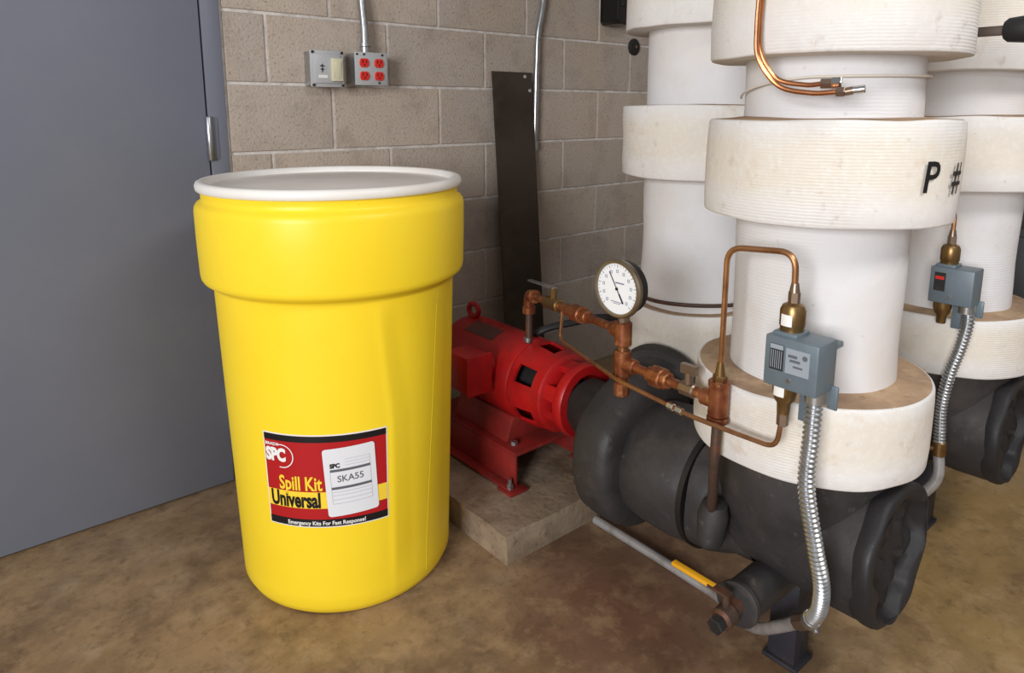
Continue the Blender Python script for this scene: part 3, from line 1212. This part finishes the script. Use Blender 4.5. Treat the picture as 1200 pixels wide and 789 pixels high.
# channel base
g = G()
bx0, bx1, by0, by1 = 1.165, 1.445, 1.375, 1.80
g.box(bx0, bx1, by0, by1, 0.178, 0.190)
g.box(bx0, bx0 + 0.010, by0, by1, 0.085, 0.180)
g.box(bx1 - 0.010, bx1, by0, by1, 0.085, 0.180)
g.box(bx0 - 0.03, bx0 + 0.005, by0 + 0.0, by1, 0.085, 0.094)
g.box(bx1 - 0.005, bx1 + 0.03, by0 + 0.0, by1, 0.085, 0.094)
bs = part('motor_base', g, 'base_red', mo, bevel=0.0025)
for (fx, fy) in ((bx0 - 0.005, by0 + 0.002), (bx1 + 0.005, by0 + 0.002)):
    g = G()
    g.box(fx - 0.032, fx + 0.032, fy - 0.028, fy + 0.034, 0.080, 0.089)
    part('base_foot', g, 'base_red', bs, bevel=0.002)
    g = G()
    g.cyl((fx - 0.012, fy, 0.088), (fx - 0.012, fy, 0.104), 0.010, 6, ch=0.001)
    g.cyl((fx - 0.012, fy, 0.10), (fx - 0.012, fy, 0.118), 0.0055, 10)
    part('anchor_bolt', g, 'hinge_steel', bs)
g = G()
g.cyl((1.20, 1.42, 0.188), (1.20, 1.42, 0.200), 0.011, 6, ch=0.001)
part('base_bolt', g, 'hinge_steel', bs)

# ================================================================== GAUGE PIPING
P0 = Vector((1.08, 0.921, 0.683))
P1 = Vector((1.275, 1.443, 0.620))


def lr(t):
    return P0.lerp(P1, t)


dl = (P1 - P0).normalized()
gp = root('gauge_piping', (1.08, 0.921, 0.5), 'rusty brass gauge piping with tees and a lever valve above pump', 'piping')
# left run
g = G()
g.cyl(lr(0.0), lr(0.33), 0.0095, 14)
g.cyl(lr(0.55), lr(0.97), 0.0105, 14)
part('pipe_run', g, 'rust_brass', gp)
g = G()
g.cyl(lr(0.30), lr(0.36), 0.016, 8, ch=0.002)
g.cyl(lr(0.35), lr(0.44), 0.022, 8, ch=0.003)
g.cyl(lr(0.43), lr(0.52), 0.0155, 14)
part('union', g, 'rust_brass', gp)
# lever valve near the elbow
g = G()
g.cyl(lr(0.60), lr(0.76), 0.017, 14, ch=0.003)
g.cyl(lr(0.68), lr(0.68) + Vector((0, 0, 0.045)), 0.009, 10)
lv = part('lever_valve', g, 'brass_bellows', gp)
g = G()
q0, q1 = lr(0.68) + Vector((0, 0, 0.046)), lr(0.98) + Vector((0, 0, 0.040))
g.obox((q0 + q1) / 2, dl, dl.cross(Vector((0, 0, 1))), (0, 0, 1), (q1 - q0).length / 2 + 0.008, 0.007, 0.0025)
part('valve_lever', g, 'galvanised', lv, bevel=0.001)
# elbow and nipple down to the motor
g = G()
g.tube(fillet([lr(0.93), P1, P1 + Vector((0, 0, -0.055))], 0.02), 0.0165, 14)
g.cyl(lr(0.91), lr(0.94), 0.0195, 14, ch=0.002)
g.cyl(P1 + Vector((0, 0, -0.035)), P1 + Vector((0, 0, -0.056)), 0.0195, 14, ch=0.002)
part('elbow', g, 'rust_brass', gp)
g = G()
g.cyl(P1 + Vector((0, 0, -0.05)), P1 + Vector((0, 0, -0.145)), 0.0105, 14)
part('nipple', g, 'brown_pipe', gp)
g = G()
g.cyl(P1 + Vector((0, 0.003, -0.128)), P1 + Vector((0, 0.003, -0.143)), 0.0135, 14, ch=0.002)
part('nipple_collar', g, 'galvanised', gp)
# upper tee under the gauge, cross, plug
TX, TY = 1.08, 0.921
g = G()
g.cyl((TX, TY, 0.705), (TX, TY, 0.652), 0.0185, 16, ch=0.003)
g.cyl(lr(0.0), lr(0.07), 0.0175, 16, ch=0.003)
part('upper_tee', g, 'rust_brass', gp)
g = G()
g.cyl((TX, TY, 0.655), (TX, TY, 0.632), 0.011, 14)
part('short_nipple', g, 'copper_dull', gp)
g = G()
g.cyl((TX, TY, 0.642), (TX, TY, 0.582), 0.019, 16, ch=0.003)
g.cyl((TX, TY, 0.613), (TX, TY - 0.036, 0.612), 0.017, 16, ch=0.003)
part('lower_tee', g, 'rust_brass', gp)
g = G()
g.cyl((TX, TY, 0.585), (TX, TY, 0.566), 0.011, 14)
g.cyl((TX, TY, 0.570), (TX, TY, 0.540), 0.0165, 8, ch=0.002)
part('plug', g, 'rust_brass', gp)
# right run to the tee at the column
T2 = Vector((1.047, 0.664, 0.623))
Q0 = Vector((TX, TY - 0.03, 0.612))


def rr_(t):
    return Q0.lerp(T2, t)


g = G()
g.cyl(rr_(0), rr_(0.98), 0.0100, 14)
part('pipe_run', g, 'rust_brass', gp)
g = G()
g.cyl(rr_(0.20), rr_(0.27), 0.0155, 12, ch=0.002)
g.cyl(rr_(0.26), rr_(0.40), 0.0225, 8, ch=0.003)
g.cyl(rr_(0.39), rr_(0.46), 0.0175, 8, ch=0.003)
part('union', g, 'rust_brass', gp)
g = G()
g.cyl(rr_(0.60), rr_(0.76), 0.0145, 8, ch=0.003)
g.cyl(rr_(0.68), rr_(0.68) + Vector((0.0, 0.0, 0.034)), 0.0085, 10)
g.obox(rr_(0.68) + Vector((0.0, 0.0, 0.040)), (1, 0, 0), (0, 1, 0), (0, 0, 1), 0.006, 0.017, 0.009)
part('petcock', g, 'nickel_brown', gp)
g = G()
g.cyl((T2.x, T2.y, 0.656), (T2.x, T2.y, 0.594), 0.0185, 16, ch=0.003)
g.cyl(T2 + Vector((0, 0.034, 0)), T2, 0.0165, 14, ch=0.002)
g.cyl((T2.x, T2.y, 0.651), (T2.x, T2.y, 0.663), 0.020, 16, ch=0.002)
g.cyl((T2.x, T2.y, 0.594), (T2.x, T2.y, 0.582), 0.020, 16, ch=0.002)
part('column_tee', g, 'rust_brass', gp)
g = G()
g.tube(spline([(T2.x, T2.y, 0.586), (1.048, 0.666, 0.50), (1.080, 0.686, 0.42), (1.116, 0.710, 0.355)], 8), 0.0095, 12)
part('drop_pipe', g, 'brown_pipe', gp)
g = G()
g.cyl((T2.x, T2.y, 0.661), (1.045, 0.662, 0.675), 0.013, 6, ch=0.002)
g.cyl((1.045, 0.662, 0.673), (1.043, 0.661, 0.700), 0.010, 12, 0.006)
part('flare_nut', g, 'brass_bellows', gp)

# copper loop from tee up and over to the switch
cl = G()
cl.tube(fillet([(1.044, 0.661, 0.685), (1.036, 0.656, 0.780), (1.033, 0.654, 0.912), (1.033, 0.531, 0.922), (1.035, 0.530, 0.845)], 0.03, 8), 0.0052, 10)
tag(part('copper_tube_loop', cl, 'copper_dull', None, loc=(1.044, 0.661, 0.685)), 'bent copper tube arching from tee to the switch before the marked column', 'copper tube')
# thin copper tube to the lower port
ct = root('capillary_tube', (1.18, 1.19, 0.6), 'thin copper tube running from gauge piping down across the marked column', 'copper tube')
g = G()
g.tube(fillet([lr(0.57), lr(0.57) + Vector((-0.006, 0.002, -0.085)), (1.040, 0.900, 0.592), (1.022, 0.710, 0.587), (1.017, 0.655, 0.590), (1.032, 0.540, 0.585), (1.034, 0.534, 0.650)], 0.022, 6), 0.0044, 8)
part('tube', g, 'copper_dull', ct)
g = G()
g.cyl((1.0270, 0.760, 0.5883), (1.0255, 0.745, 0.5879), 0.0078, 6, ch=0.001)
g.cyl((1.0249, 0.739, 0.5878), (1.0234, 0.724, 0.5874), 0.0078, 6, ch=0.001)
part('flare_coupling', g, 'chrome', ct)
g = G()
g.cyl((1.034, 0.534, 0.628), (1.034, 0.534, 0.652), 0.0095, 6, ch=0.001)
part('flare_nut', g, 'nickel_brown', ct)

# ---- dark hose from motor top towards the column by the wall
g = G()
g.tube(spline([(1.318, 1.480, 0.474), (1.345, 1.445, 0.502), (1.42, 1.400, 0.518), (1.50, 1.365, 0.525), (1.62, 1.325, 0.50)], 8), 0.011, 10)
tag(part('rubber_hose', g, 'black_rubber', None, loc=(1.30, 1.43, 0.48)), 'short black hose from the red motor toward column near wall', 'hose')

# ---- pressure gauge
GC = Vector((1.08, 0.925, 0.778))
pg = root('pressure_gauge', (1.08, 0.921, 0.70), 'round white-faced pressure gauge with brass-coloured rim', 'gauge')
g = G().lathe([(-0.016, 0), (-0.016, 0.050), (-0.012, 0.056), (0.008, 0.058), (0.010, 0.0615), (0.014, 0.063), (0.020, 0.0625), (0.024, 0.059), (0.0235, 0.0545), (0.0185, 0.0535), (0.0185, 0)],
              GC, (-1, 0, 0), 56, mids=[1, 1, 1, 0, 0, 0, 0, 0, 0, 0])
part('gauge_case', g, ['gauge_rim', 'black_rubber'], pg)
g = G().lathe([(0.0175, 0.0537), (0.0192, 0.0535), (0.0192, 0)], GC, (-1, 0, 0), 48)
dial = part('dial', g, 'gauge_dial', pg)
g = G()
xf = GC.x - 0.0198


def dpt(r, a):
    # seen from -x: right is -y, up is +z
    return Vector((xf, GC.y - r * math.cos(a), GC.z + r * math.sin(a)))


def dial_bar(gg, r0, r1, a, hw):
    d = Vector((0, -math.cos(a), math.sin(a)))
    n = Vector((0, math.sin(a), math.cos(a)))
    p, q = dpt(r0, a), dpt(r1, a)
    gg.add([p - n * hw, q - n * hw, q + n * hw, p + n * hw], [(0, 1, 2, 3)])


for k in range(31):
    a = R(225 - 270 * k / 30)
    dial_bar(g, 0.048 if k % 3 else 0.0455, 0.0515, a, 0.0004 if k % 3 else 0.0007)
part('scale_ticks', g, 'gauge_ink', dial)
g = G()
for k in range(0, 31, 3):
    a = R(225 - 270 * k / 30)
    c = dpt(0.0375, a)
    for (oy, oz, hy, hz) in ((-0.0022, 0, 0.0006, 0.003), (0.0022, 0, 0.0006, 0.003), (0, 0.0027, 0.0022, 0.0005), (0, -0.0027, 0.0022, 0.0005)):
        g.add([c + Vector((0, oy - hy, oz - hz)), c + Vector((0, oy + hy, oz - hz)), c + Vector((0, oy + hy, oz + hz)), c + Vector((0, oy - hy, oz + hz))], [(0, 1, 2, 3)])
for (oy, oz, hy, hz) in ((-0.007, 0.013, 0.012, 0.0013), (0.0, -0.028, 0.016, 0.0007), (0.0, -0.0315, 0.010, 0.0006)):
    c = Vector((xf, GC.y, GC.z))
    g.add([c + Vector((0, oy - hy, oz - hz)), c + Vector((0, oy + hy, oz - hz)), c + Vector((0, oy + hy, oz + hz)), c + Vector((0, oy - hy, oz + hz))], [(0, 1, 2, 3)])
part('dial_marks', g, 'gauge_ink', dial)
g = G()
xf -= 0.0012
na = R(122)
dial_bar(g, -0.034, -0.012, na, 0.0018)
dial_bar(g, -0.013, 0.040, na, 0.0010)
g.cyl((xf + 0.001, GC.y, GC.z), (xf - 0.001, GC.y, GC.z), 0.0032, 12)
part('needle', g, 'print_black', pg)
g = G()
g.cyl((TX, TY, 0.698), (TX, TY, 0.722), 0.0125, 8)
part('gauge_socket', g, 'nickel_brown', pg)

# ================================================================== PRESSURE SWITCH


def tagp(gg, cx, cy, r, z0, z1):
    """small curved paper tag on a bellows"""
    n = 6
    vs = []
    for k in range(n + 1):
        a = R(150 + 55 * k / n)
        vs += [(cx + r * math.cos(a), cy + r * math.sin(a), z0), (cx + r * math.cos(a), cy + r * math.sin(a), z1)]
    gg.add(vs, [(2 * k, 2 * k + 2, 2 * k + 3, 2 * k + 1) for k in range(n)])


def pressure_switch(tubed):
    rt = root('pressure_switch', (1.035, 0.52, 0.66), 'grey pressure switch box with white bellows tags before the column marked P', 'pressure switch', 'pressure switches')
    g = G()
    g.box(1.003, 1.066, 0.468, 0.557, 0.704, 0.788)
    bx = part('switch_box', g, 'switch_grey', rt, bevel=0.003, bseg=2)
    g = G()
    g.box(1.0022, 1.004, 0.524, 0.547, 0.733, 0.776)
    part('setting_window', g, 'dark_iron', bx)
    g = G()
    for k in range(6):
        g.box(1.0016, 1.0024, 0.5265 + 0.0035 * k, 0.5275 + 0.0035 * k, 0.736, 0.766)
    g.box(1.0016, 1.0024, 0.5245, 0.5465, 0.768, 0.7755)
    part('setting_scale', g, 'switch_label', bx)
    g = G()
    g.box(1.0022, 1.0036, 0.481, 0.520, 0.733, 0.774)
    lp = part('maker_label', g, 'switch_label', bx)
    g = G()
    g.box(1.0016, 1.0024, 0.501, 0.516, 0.760, 0.7645)
    g.box(1.0016, 1.0024, 0.496, 0.513, 0.753, 0.757)
    g.box(1.0016, 1.0024, 0.4915, 0.507, 0.7445, 0.7475)
    g.cyl((1.0024, 0.4885, 0.764), (1.0015, 0.4885, 0.764), 0.0042, 12)
    part('maker_print', g, 'print_grey', bx)
    g = G()
    g.cyl((1.0034, 0.513, 0.7205), (1.0005, 0.513, 0.7205), 0.0035, 12)
    part('cover_screw', g, 'chrome', bx)
    g = G()
    g.lathe([(0.793, 0), (0.793, 0.0185), (0.800, 0.0185), (0.803, 0.0200), (0.828, 0.0200), (0.836, 0.0165), (0.840, 0.009), (0.842, 0)], (1.035, 0.530, 0), (0, 0, 1), 28)
    be = part('bellows', g, 'brass_bellows', rt)
    g = G()
    tagp(g, 1.035, 0.530, 0.0204, 0.804, 0.823)
    if tubed:
        part('bellows_tag', g, 'print_white', be)
    g = G()
    g.box(1.012, 1.056, 0.510, 0.550, 0.786, 0.794)
    part('bellows_bracket', g, 'switch_grey', rt, bevel=0.002)
    g = G()
    g.cyl((1.035, 0.530, 0.838), (1.035, 0.530, 0.858), 0.0092, 6, ch=0.001)
    g.cyl((1.035, 0.530, 0.857), (1.035, 0.530, 0.872), 0.0085, 12, 0.006)
    part('bellows_nut', g, 'nickel_brown', rt)
    g = G()
    g.lathe([(0.716, 0), (0.716, 0.0195), (0.690, 0.0195), (0.676, 0.017), (0.668, 0.011), (0.650, 0.010), (0.648, 0)], (1.034, 0.534, 0), (0, 0, 1), 28)
    lb = part('lower_bellows', g, 'brass_bellows', rt)
    g = G()
    tagp(g, 1.034, 0.534, 0.0199, 0.684, 0.702)
    if tubed:
        part('bellows_tag', g, 'print_white', lb)
    # bracket back to the pipe
    g = G()
    g.box(1.056, 1.062, 0.458, 0.474, 0.672, 0.712)
    g.box(1.056, 1.084, 0.500, 0.520, 0.636, 0.712)
    g.box(1.060, 1.160, 0.500, 0.530, 0.745, 0.755)
    part('mounting_bracket', g, 'switch_grey', rt, bevel=0.002)
    g = G()
    g.cyl((1.045, 0.488, 0.710), (1.045, 0.488, 0.680), 0.0165, 16, ch=0.002)
    part('conduit_connector', g, 'galvanised', rt)
    return rt


sw = pressure_switch(True)
sw2 = copy_tree(sw, None, DB, skip=('maker_label', 'maker_print', 'bellows_tag', 'setting_scale'))
sw2['label'] = 'grey pressure switch box with red print and brass bellows, no label plate'
g = G()
for k in range(2):
    g.box(1.7470, 1.7476, 0.543, 0.561, 0.764 - 0.004 * k, 0.767 - 0.004 * k)
sp = part('red_print', g, 'red_plastic', sw2)
g = G()
g.tube(spline([(1.78, 0.546, 0.868), (1.78, 0.547, 0.905), (1.783, 0.556, 0.928), (1.83, 0.568, 0.945)], 6), 0.0050, 8)
tag(part('copper_stub_tube', g, 'copper_dull', None, loc=(1.78, 0.546, 0.868)), 'short copper tube rising from the switch with red print', 'copper tube')


# ================================================================== CONDUITS
def flex(pts, r=0.0125, pitch=0.0085):
    p = resample(spline(pts, 16), pitch / 6)
    return G().tube(p, r, 16, rfun=lambda s: r + 0.0017 * math.sin(2 * math.pi * s / pitch))


fx = root('flexible_conduit', (1.15, 0.53, 0.19), 'corrugated metal conduit hanging from the switch before the marked column', 'conduit', 'flexible metal conduits')
part('conduit_hose', flex([(1.045, 0.488, 0.700), (1.036, 0.485, 0.62), (1.030, 0.483, 0.54), (1.040, 0.466, 0.44), (1.060, 0.458, 0.36), (1.090, 0.472, 0.29), (1.125, 0.500, 0.235)]), 'galvanised', fx)
g = G()
g.cyl((1.115, 0.492, 0.250), (1.130, 0.504, 0.228), 0.0165, 14, ch=0.002)
g.cyl((1.138, 0.503, 0.226), (1.127, 0.488, 0.214), 0.006, 8)
part('clamp', g, 'galvanised', fx)
g = G()
g.cyl((1.127, 0.502, 0.232), (1.150, 0.535, 0.196), 0.0155, 8, ch=0.002)
part('coupling', g, 'nickel_brown', fx)
fc = root('floor_conduit', (1.306, 0.95, 0.0), 'grey steel conduit lying on floor beside the pump', 'conduit')
g = G()
g.tube(resample(spline([(1.148, 0.532, 0.199), (1.172, 0.575, 0.150), (1.205, 0.640, 0.085), (1.262, 0.715, 0.030), (1.305, 0.800, 0.013), (1.310, 0.90, 0.013), (1.312, 1.02, 0.013), (1.312, 1.20, 0.013)], 10), 0.012), 0.0118, 14)
part('conduit_pipe', g, 'floor_conduit_steel', fc)

fx2 = root('flexible_conduit', (1.79, 0.50, 0.2), 'corrugated metal conduit hanging from the switch with red print', 'conduit', 'flexible metal conduits')
part('conduit_hose', flex([(1.790, 0.504, 0.696), (1.790, 0.498, 0.665), (1.788, 0.505, 0.603), (1.785, 0.521, 0.527), (1.785, 0.530, 0.448), (1.785, 0.527, 0.382), (1.785, 0.525, 0.350)]), 'galvanised', fx2)
g = G()
g.cyl((1.785, 0.525, 0.358), (1.785, 0.524, 0.322), 0.0165, 14, ch=0.002)
g.cyl((1.773, 0.535, 0.340), (1.758, 0.549, 0.342), 0.006, 8)
part('coupling', g, 'brass_bellows', fx2)
g = G()
g.tube(fillet([(1.785, 0.524, 0.328), (1.785, 0.516, 0.262), (1.775, 0.550, 0.205), (1.745, 0.590, 0.190), (1.73, 0.70, 0.09), (1.73, 0.80, 0.013), (1.73, 1.1, 0.013)], 0.05, 8), 0.0125, 14)
part('conduit_pipe', g, 'floor_conduit_steel', fx2)

# ================================================================== HANGING COPPER TUBES + STRING
def hang(name, pts, label, r=0.0039):
    rt = root(name, pts[-1], label, 'copper tube', 'hanging copper tubes')
    g = G().tube(spline(pts, 12), r, 10)
    part('tube', g, 'copper_bright', rt)
    return rt


hA = hang('hanging_copper_tube', [(1.050, 0.640, 2.80), (1.050, 0.640, 2.0), (1.051, 0.636, 1.50), (1.052, 0.632, 1.42), (1.052, 0.628, 1.345), (1.046, 0.627, 1.28), (1.046, 0.622, 1.235), (1.056, 0.598, 1.194), (1.066, 0.556, 1.183), (1.070, 0.528, 1.184)],
          'upper copper tube end with brown hexagonal fitting on the marked column')
g = G()
e0 = Vector((1.070, 0.531, 1.184))
g.cyl(e0, e0 + Vector((0.004, -0.016, 0.0)), 0.0085, 6, ch=0.001)
part('hex_nut', g, 'nickel_brown', hA)
g = G()
g.cyl(e0 + Vector((0.004, -0.015, 0.0)), e0 + Vector((0.008, -0.029, 0.001)), 0.0095, 6, ch=0.001)
part('end_nut', g, 'chrome', hA)
hB = hang('hanging_copper_tube', [(1.044, 0.628, 2.80), (1.042, 0.628, 2.0), (1.041, 0.628, 1.50), (1.040, 0.628, 1.42), (1.038, 0.626, 1.345), (1.036, 0.626, 1.275), (1.036, 0.620, 1.225), (1.046, 0.588, 1.182), (1.056, 0.540, 1.170), (1.064, 0.500, 1.171)],
          'lower copper tube end with shiny long fitting on the marked column')
g = G()
e0 = Vector((1.064, 0.503, 1.171))
g.cyl(e0, e0 + Vector((0.003, -0.012, 0.0)), 0.0080, 6, ch=0.001)
g.cyl(e0 + Vector((0.003, -0.012, 0)), e0 + Vector((0.006, -0.022, 0.002)), 0.0062, 12)
part('hex_nut', g, 'nickel_brown', hB)
g = G()
g.cyl(e0 + Vector((0.006, -0.021, 0.002)), e0 + Vector((0.011, -0.038, 0.004)), 0.0062, 12, ch=0.001)
part('end_sleeve', g, 'chrome', hB)
# tie string round the upper column
pts = []
for k in range(49):
    a = R(-40 - 200 * k / 48)
    rr = RC + 0.006
    t = k / 48
    z = 1.200 - 0.004 * t - 0.030 * max(0, (t - 0.62) / 0.38) ** 1.5
    pts.append((A[0] + rr * math.cos(a), A[1] + rr * math.sin(a), z))
g = G().tube(pts, 0.0022, 6)
tag(part('tie_string', g, 'string_white', None, loc=(A[0], A[1], 1.19)), 'pale string tied round the column marked P', 'string')
# brown ring standing in for the shadowed gap above the wall column's lower cover
pts = []
for k in range(65):
    a = 2 * math.pi * k / 64
    pts.append((C[0] + (RC + 0.006) * math.cos(a), C[1] + (RC + 0.006) * math.sin(a), 0.622 + 0.004 * math.sin(a * 2)))
g = G().tube(pts, 0.0055, 8)
tag(part('gap_shade_ring', g, 'brown_pipe', None, loc=(C[0], C[1], 0.622)), 'brown ring standing in for the shadowed gap on the column near the wall', 'shade ring')

# ================================================================== LEVER BY THE SECOND COLUMN
lvr = root('valve_lever', (1.50, 0.60, 1.284), 'dark valve lever with round black grip by marked column', 'lever')
g = G()
g.cyl((1.44, 0.60, 1.284), (1.512, 0.60, 1.284), 0.016, 16)
part('valve_stem', g, 'dark_iron', lvr)
g = G()
g.obox((1.50, 0.505, 1.284), (1, 0, 0), (0, 1, 0), (0, 0, 1), 0.0045, 0.110, 0.0085)
part('lever_bar', g, 'lever_brown', lvr, bevel=0.001)
g = G().lathe([(0, 0), (0, 0.016), (0.006, 0.021), (0.03, 0.0235), (0.07, 0.0235), (0.09, 0.018), (0.094, 0)], (1.50, 0.415, 1.284), (0, -1, 0), 24)
part('grip', g, 'black_rubber', lvr)

# ================================================================== WALL FITTINGS
# switch box
sb = root('switch_box', (0.975, WY, 1.265), 'grey metal switch box with ivory rocker on block wall', 'switch')
g = G()
g.box(0.912, 1.018, WY - 0.045, WY + 0.001, 1.215, 1.318)
part('box', g, 'galvanised', sb, bevel=0.003)
g = G()
g.box(0.909, 1.019, WY - 0.052, WY - 0.044, 1.211, 1.321)
cvr = part('cover_plate', g, 'ceramic_grey', sb, bevel=0.003)
g = G()
g.box(0.919, 1.006, WY - 0.057, WY - 0.051, 1.222, 1.310)
part('raised_panel', g, 'ceramic_grey', cvr, bevel=0.003)
g = G()
g.box(0.972, 1.008, WY - 0.066, WY - 0.056, 1.229, 1.298)
rk = part('rocker_frame', g, 'ivory_plastic', sb, bevel=0.002)
g = G()
g.prism([(0.980, WY - 0.066, 1.238), (0.980, WY - 0.066, 1.288), (0.980, WY - 0.070, 1.288), (0.980, WY - 0.067, 1.238)], (0.021, 0, 0))
part('rocker', g, 'ivory_plastic', rk, bevel=0.001)
g = G()
g.box(0.931, 0.960, WY - 0.0585, WY - 0.0565, 1.238, 1.247)
part('paper_tag', g, 'print_white', sb)
g = G()
g.box(0.938, 0.950, WY - 0.0580, WY - 0.0565, 1.262, 1.266)
g.box(0.936, 0.952, WY - 0.0580, WY - 0.0565, 1.272, 1.276)
g.box(0.942, 0.946, WY - 0.0580, WY - 0.0565, 1.255, 1.280)
part('stamped_mark', g, 'print_grey', sb)
for (x, z) in ((0.916, 1.217), (1.012, 1.217), (0.916, 1.315), (1.012, 1.315)):
    g = G()
    g.cyl((x, WY - 0.051, z), (x, WY - 0.056, z), 0.0042, 10)
    part('screw', g, 'dark_iron', sb)
# outlet box
ob = root('outlet_box', (1.10, WY, 1.27), 'grey metal outlet box with four red receptacles on block wall', 'outlet')
g = G()
g.box(1.052, 1.160, WY - 0.062, WY + 0.001, 1.222, 1.318)
part('box', g, 'galvanised', ob, bevel=0.003)
g = G()
g.box(1.049, 1.163, WY - 0.067, WY - 0.061, 1.219, 1.321)
part('cover_plate', g, 'ceramic_grey', ob, bevel=0.002)
for x in (1.080, 1.132):
    for z in (1.248, 1.288):
        g = G()
        pr = []
        for k in range(20):
            a = 2 * math.pi * k / 20
            pr.append((x + 0.0165 * math.cos(a), WY - 0.066, z + max(-0.0135, min(0.0135, 0.0165 * math.sin(a)))))
        g.prism(pr, (0, -0.005, 0))
        rc = part('receptacle', g, 'red_plastic', ob, bevel=0.0008, bseg=1)
        g = G()
        g.box(x - 0.0075, x - 0.0050, WY - 0.0718, WY - 0.0708, z - 0.001, z + 0.008)
        g.box(x + 0.0050, x + 0.0075, WY - 0.0718, WY - 0.0708, z - 0.001, z + 0.008)
        g.cyl((x, WY - 0.0708, z - 0.006), (x, WY - 0.0718, z - 0.006), 0.0026, 10)
        part('slots', g, 'print_black', rc)
for (x, z) in ((1.056, 1.314), (1.145, 1.314), (1.080, 1.314), (1.132, 1.227)):
    g = G()
    g.cyl((x, WY - 0.066, z), (x, WY - 0.0695, z), 0.0034, 10)
    part('screw', g, 'dark_iron', ob)
# conduit above the outlet box
cn = root('wall_conduit', (1.100, WY, 1.318), 'galvanised conduit rising from outlet box up the block wall', 'conduit', 'wall conduits')
g = G()
g.tube([(1.105, WY - 0.032, 1.335), (1.105, WY - 0.030, 1.40), (1.105, WY - 0.017, 1.50), (1.105, WY - 0.0145, 1.60), (1.105, WY - 0.0145, 2.845)], 0.0125, 14)
part('conduit_pipe', g, 'galvanised', cn)
g = G()
g.cyl((1.105, WY - 0.032, 1.316), (1.105, WY - 0.032, 1.340), 0.0155, 14, ch=0.001)
g.cyl((1.105, WY - 0.032, 1.340), (1.105, WY - 0.0315, 1.352), 0.0175, 14, ch=0.001)
part('connector', g, 'galvanised', cn)
# conduit by the steel plate
c2 = root('wall_conduit', (1.855, WY, 0.62), 'bent galvanised conduit beside the dark steel plate on block wall', 'conduit', 'wall conduits')
g = G()
g.tube(spline([(1.848, WY - 0.016, 1.00), (1.852, WY - 0.016, 1.15), (1.856, WY - 0.016, 1.30), (1.862, WY - 0.016, 1.43), (1.878, WY - 0.018, 1.51), (1.890, WY - 0.016, 1.58), (1.892, WY - 0.016, 1.75), (1.892, WY - 0.016, 2.845)], 8), 0.0115, 14)
part('conduit_pipe', g, 'galvanised', c2)
g = G()
g.cyl((1.848, WY - 0.016, 0.985), (1.848, WY - 0.016, 1.015), 0.0145, 14, ch=0.001)
part('coupling', g, 'galvanised', c2)
g = G()
g.cyl((1.848, WY - 0.016, 0.99), (1.848, WY - 0.016, 0.60), 0.0085, 12)
part('lower_rod', g, 'floor_conduit_steel', c2)
# leaning steel plate
g = G()
tp, bt = 1.284, 0.0
ytop, ybot = WY - 0.004, 1.972
th = 0.004
g.add([(1.640, ybot, bt), (1.838, ybot, bt), (1.838, ybot - th, bt), (1.640, ybot - th, bt),
       (1.640, ytop, tp), (1.838, ytop, tp), (1.838, ytop - th, tp), (1.640, ytop - th, tp)],
      [(0, 1, 2, 3), (4, 7, 6, 5), (0, 4, 5, 1), (1, 5, 6, 2), (2, 6, 7, 3), (3, 7, 4, 0)])
sp = root('steel_plate', (1.74, 1.97, 0), 'long dark steel plate leaning upright against the block wall', 'steel plate')
part('plate', g, 'steel_plate', sp)
for (x, z) in ((1.800, 1.268), (1.822, 1.215)):
    y = ybot + (ytop - ybot) * z / tp - th
    g = G()
    g.cyl((x, y + 0.001, z), (x, y - 0.003, z), 0.0065, 12)
    part('bolt_head', g, 'ceramic_grey', sp)

# black wall device and round cap
g = G()
g.prism([(2.225, WY - 0.10, 1.80), (2.225, WY - 0.10, 1.505), (2.240, WY - 0.10, 1.490), (2.330, WY - 0.10, 1.490), (2.340, WY - 0.10, 1.505), (2.340, WY - 0.10, 1.80)], (0, 0.10, 0))
wd = root('wall_device', (2.28, WY, 1.49), 'black boxy device mounted high on the block wall', 'wall device')
part('device_body', g, 'black_gloss', wd, bevel=0.006)
g = G()
g.box(2.245, 2.320, WY - 0.106, WY - 0.098, 1.56, 1.78)
part('device_cover', g, 'black_rubber', wd, bevel=0.004)
g = G().lathe([(0, 0), (0, 0.036), (0.006, 0.036), (0.010, 0.031), (0.012, 0.020), (0.012, 0)], (2.447, WY, 1.415), (0, -1, 0), 24)
wc = root('round_wall_plug', (2.447, WY, 1.38), 'small round dark plug fixed to the block wall', 'plug')
part('cap_disc', g, 'dark_iron', wc)
g = G()
g.cyl((2.447, WY - 0.011, 1.415), (2.447, WY - 0.018, 1.415), 0.007, 8)
part('cap_screw', g, 'nickel_brown', wc)

# black cabinet glimpsed behind the second column
cb = root('black_cabinet', (3.15, 0.95, 0), 'black floor cabinet partly hidden behind a white column', 'cabinet')
g = G()
g.box(2.86, 3.40, 0.50, 1.30, 0.05, 0.74)
part('cabinet_body', g, 'cabinet_black', cb, bevel=0.006)
g = G()
g.box(2.88, 3.38, 0.52, 1.28, 0.0, 0.055)
part('plinth', g, 'cabinet_black', cb)
g = G()
g.box(2.852, 2.864, 0.53, 1.27, 0.09, 0.71)
cdr = part('cabinet_door', g, 'cabinet_black', cb, bevel=0.004)
g = G()
g.box(2.835, 2.853, 0.69, 0.71, 0.42, 0.54)
part('door_handle', g, 'black_gloss', cdr, bevel=0.003)
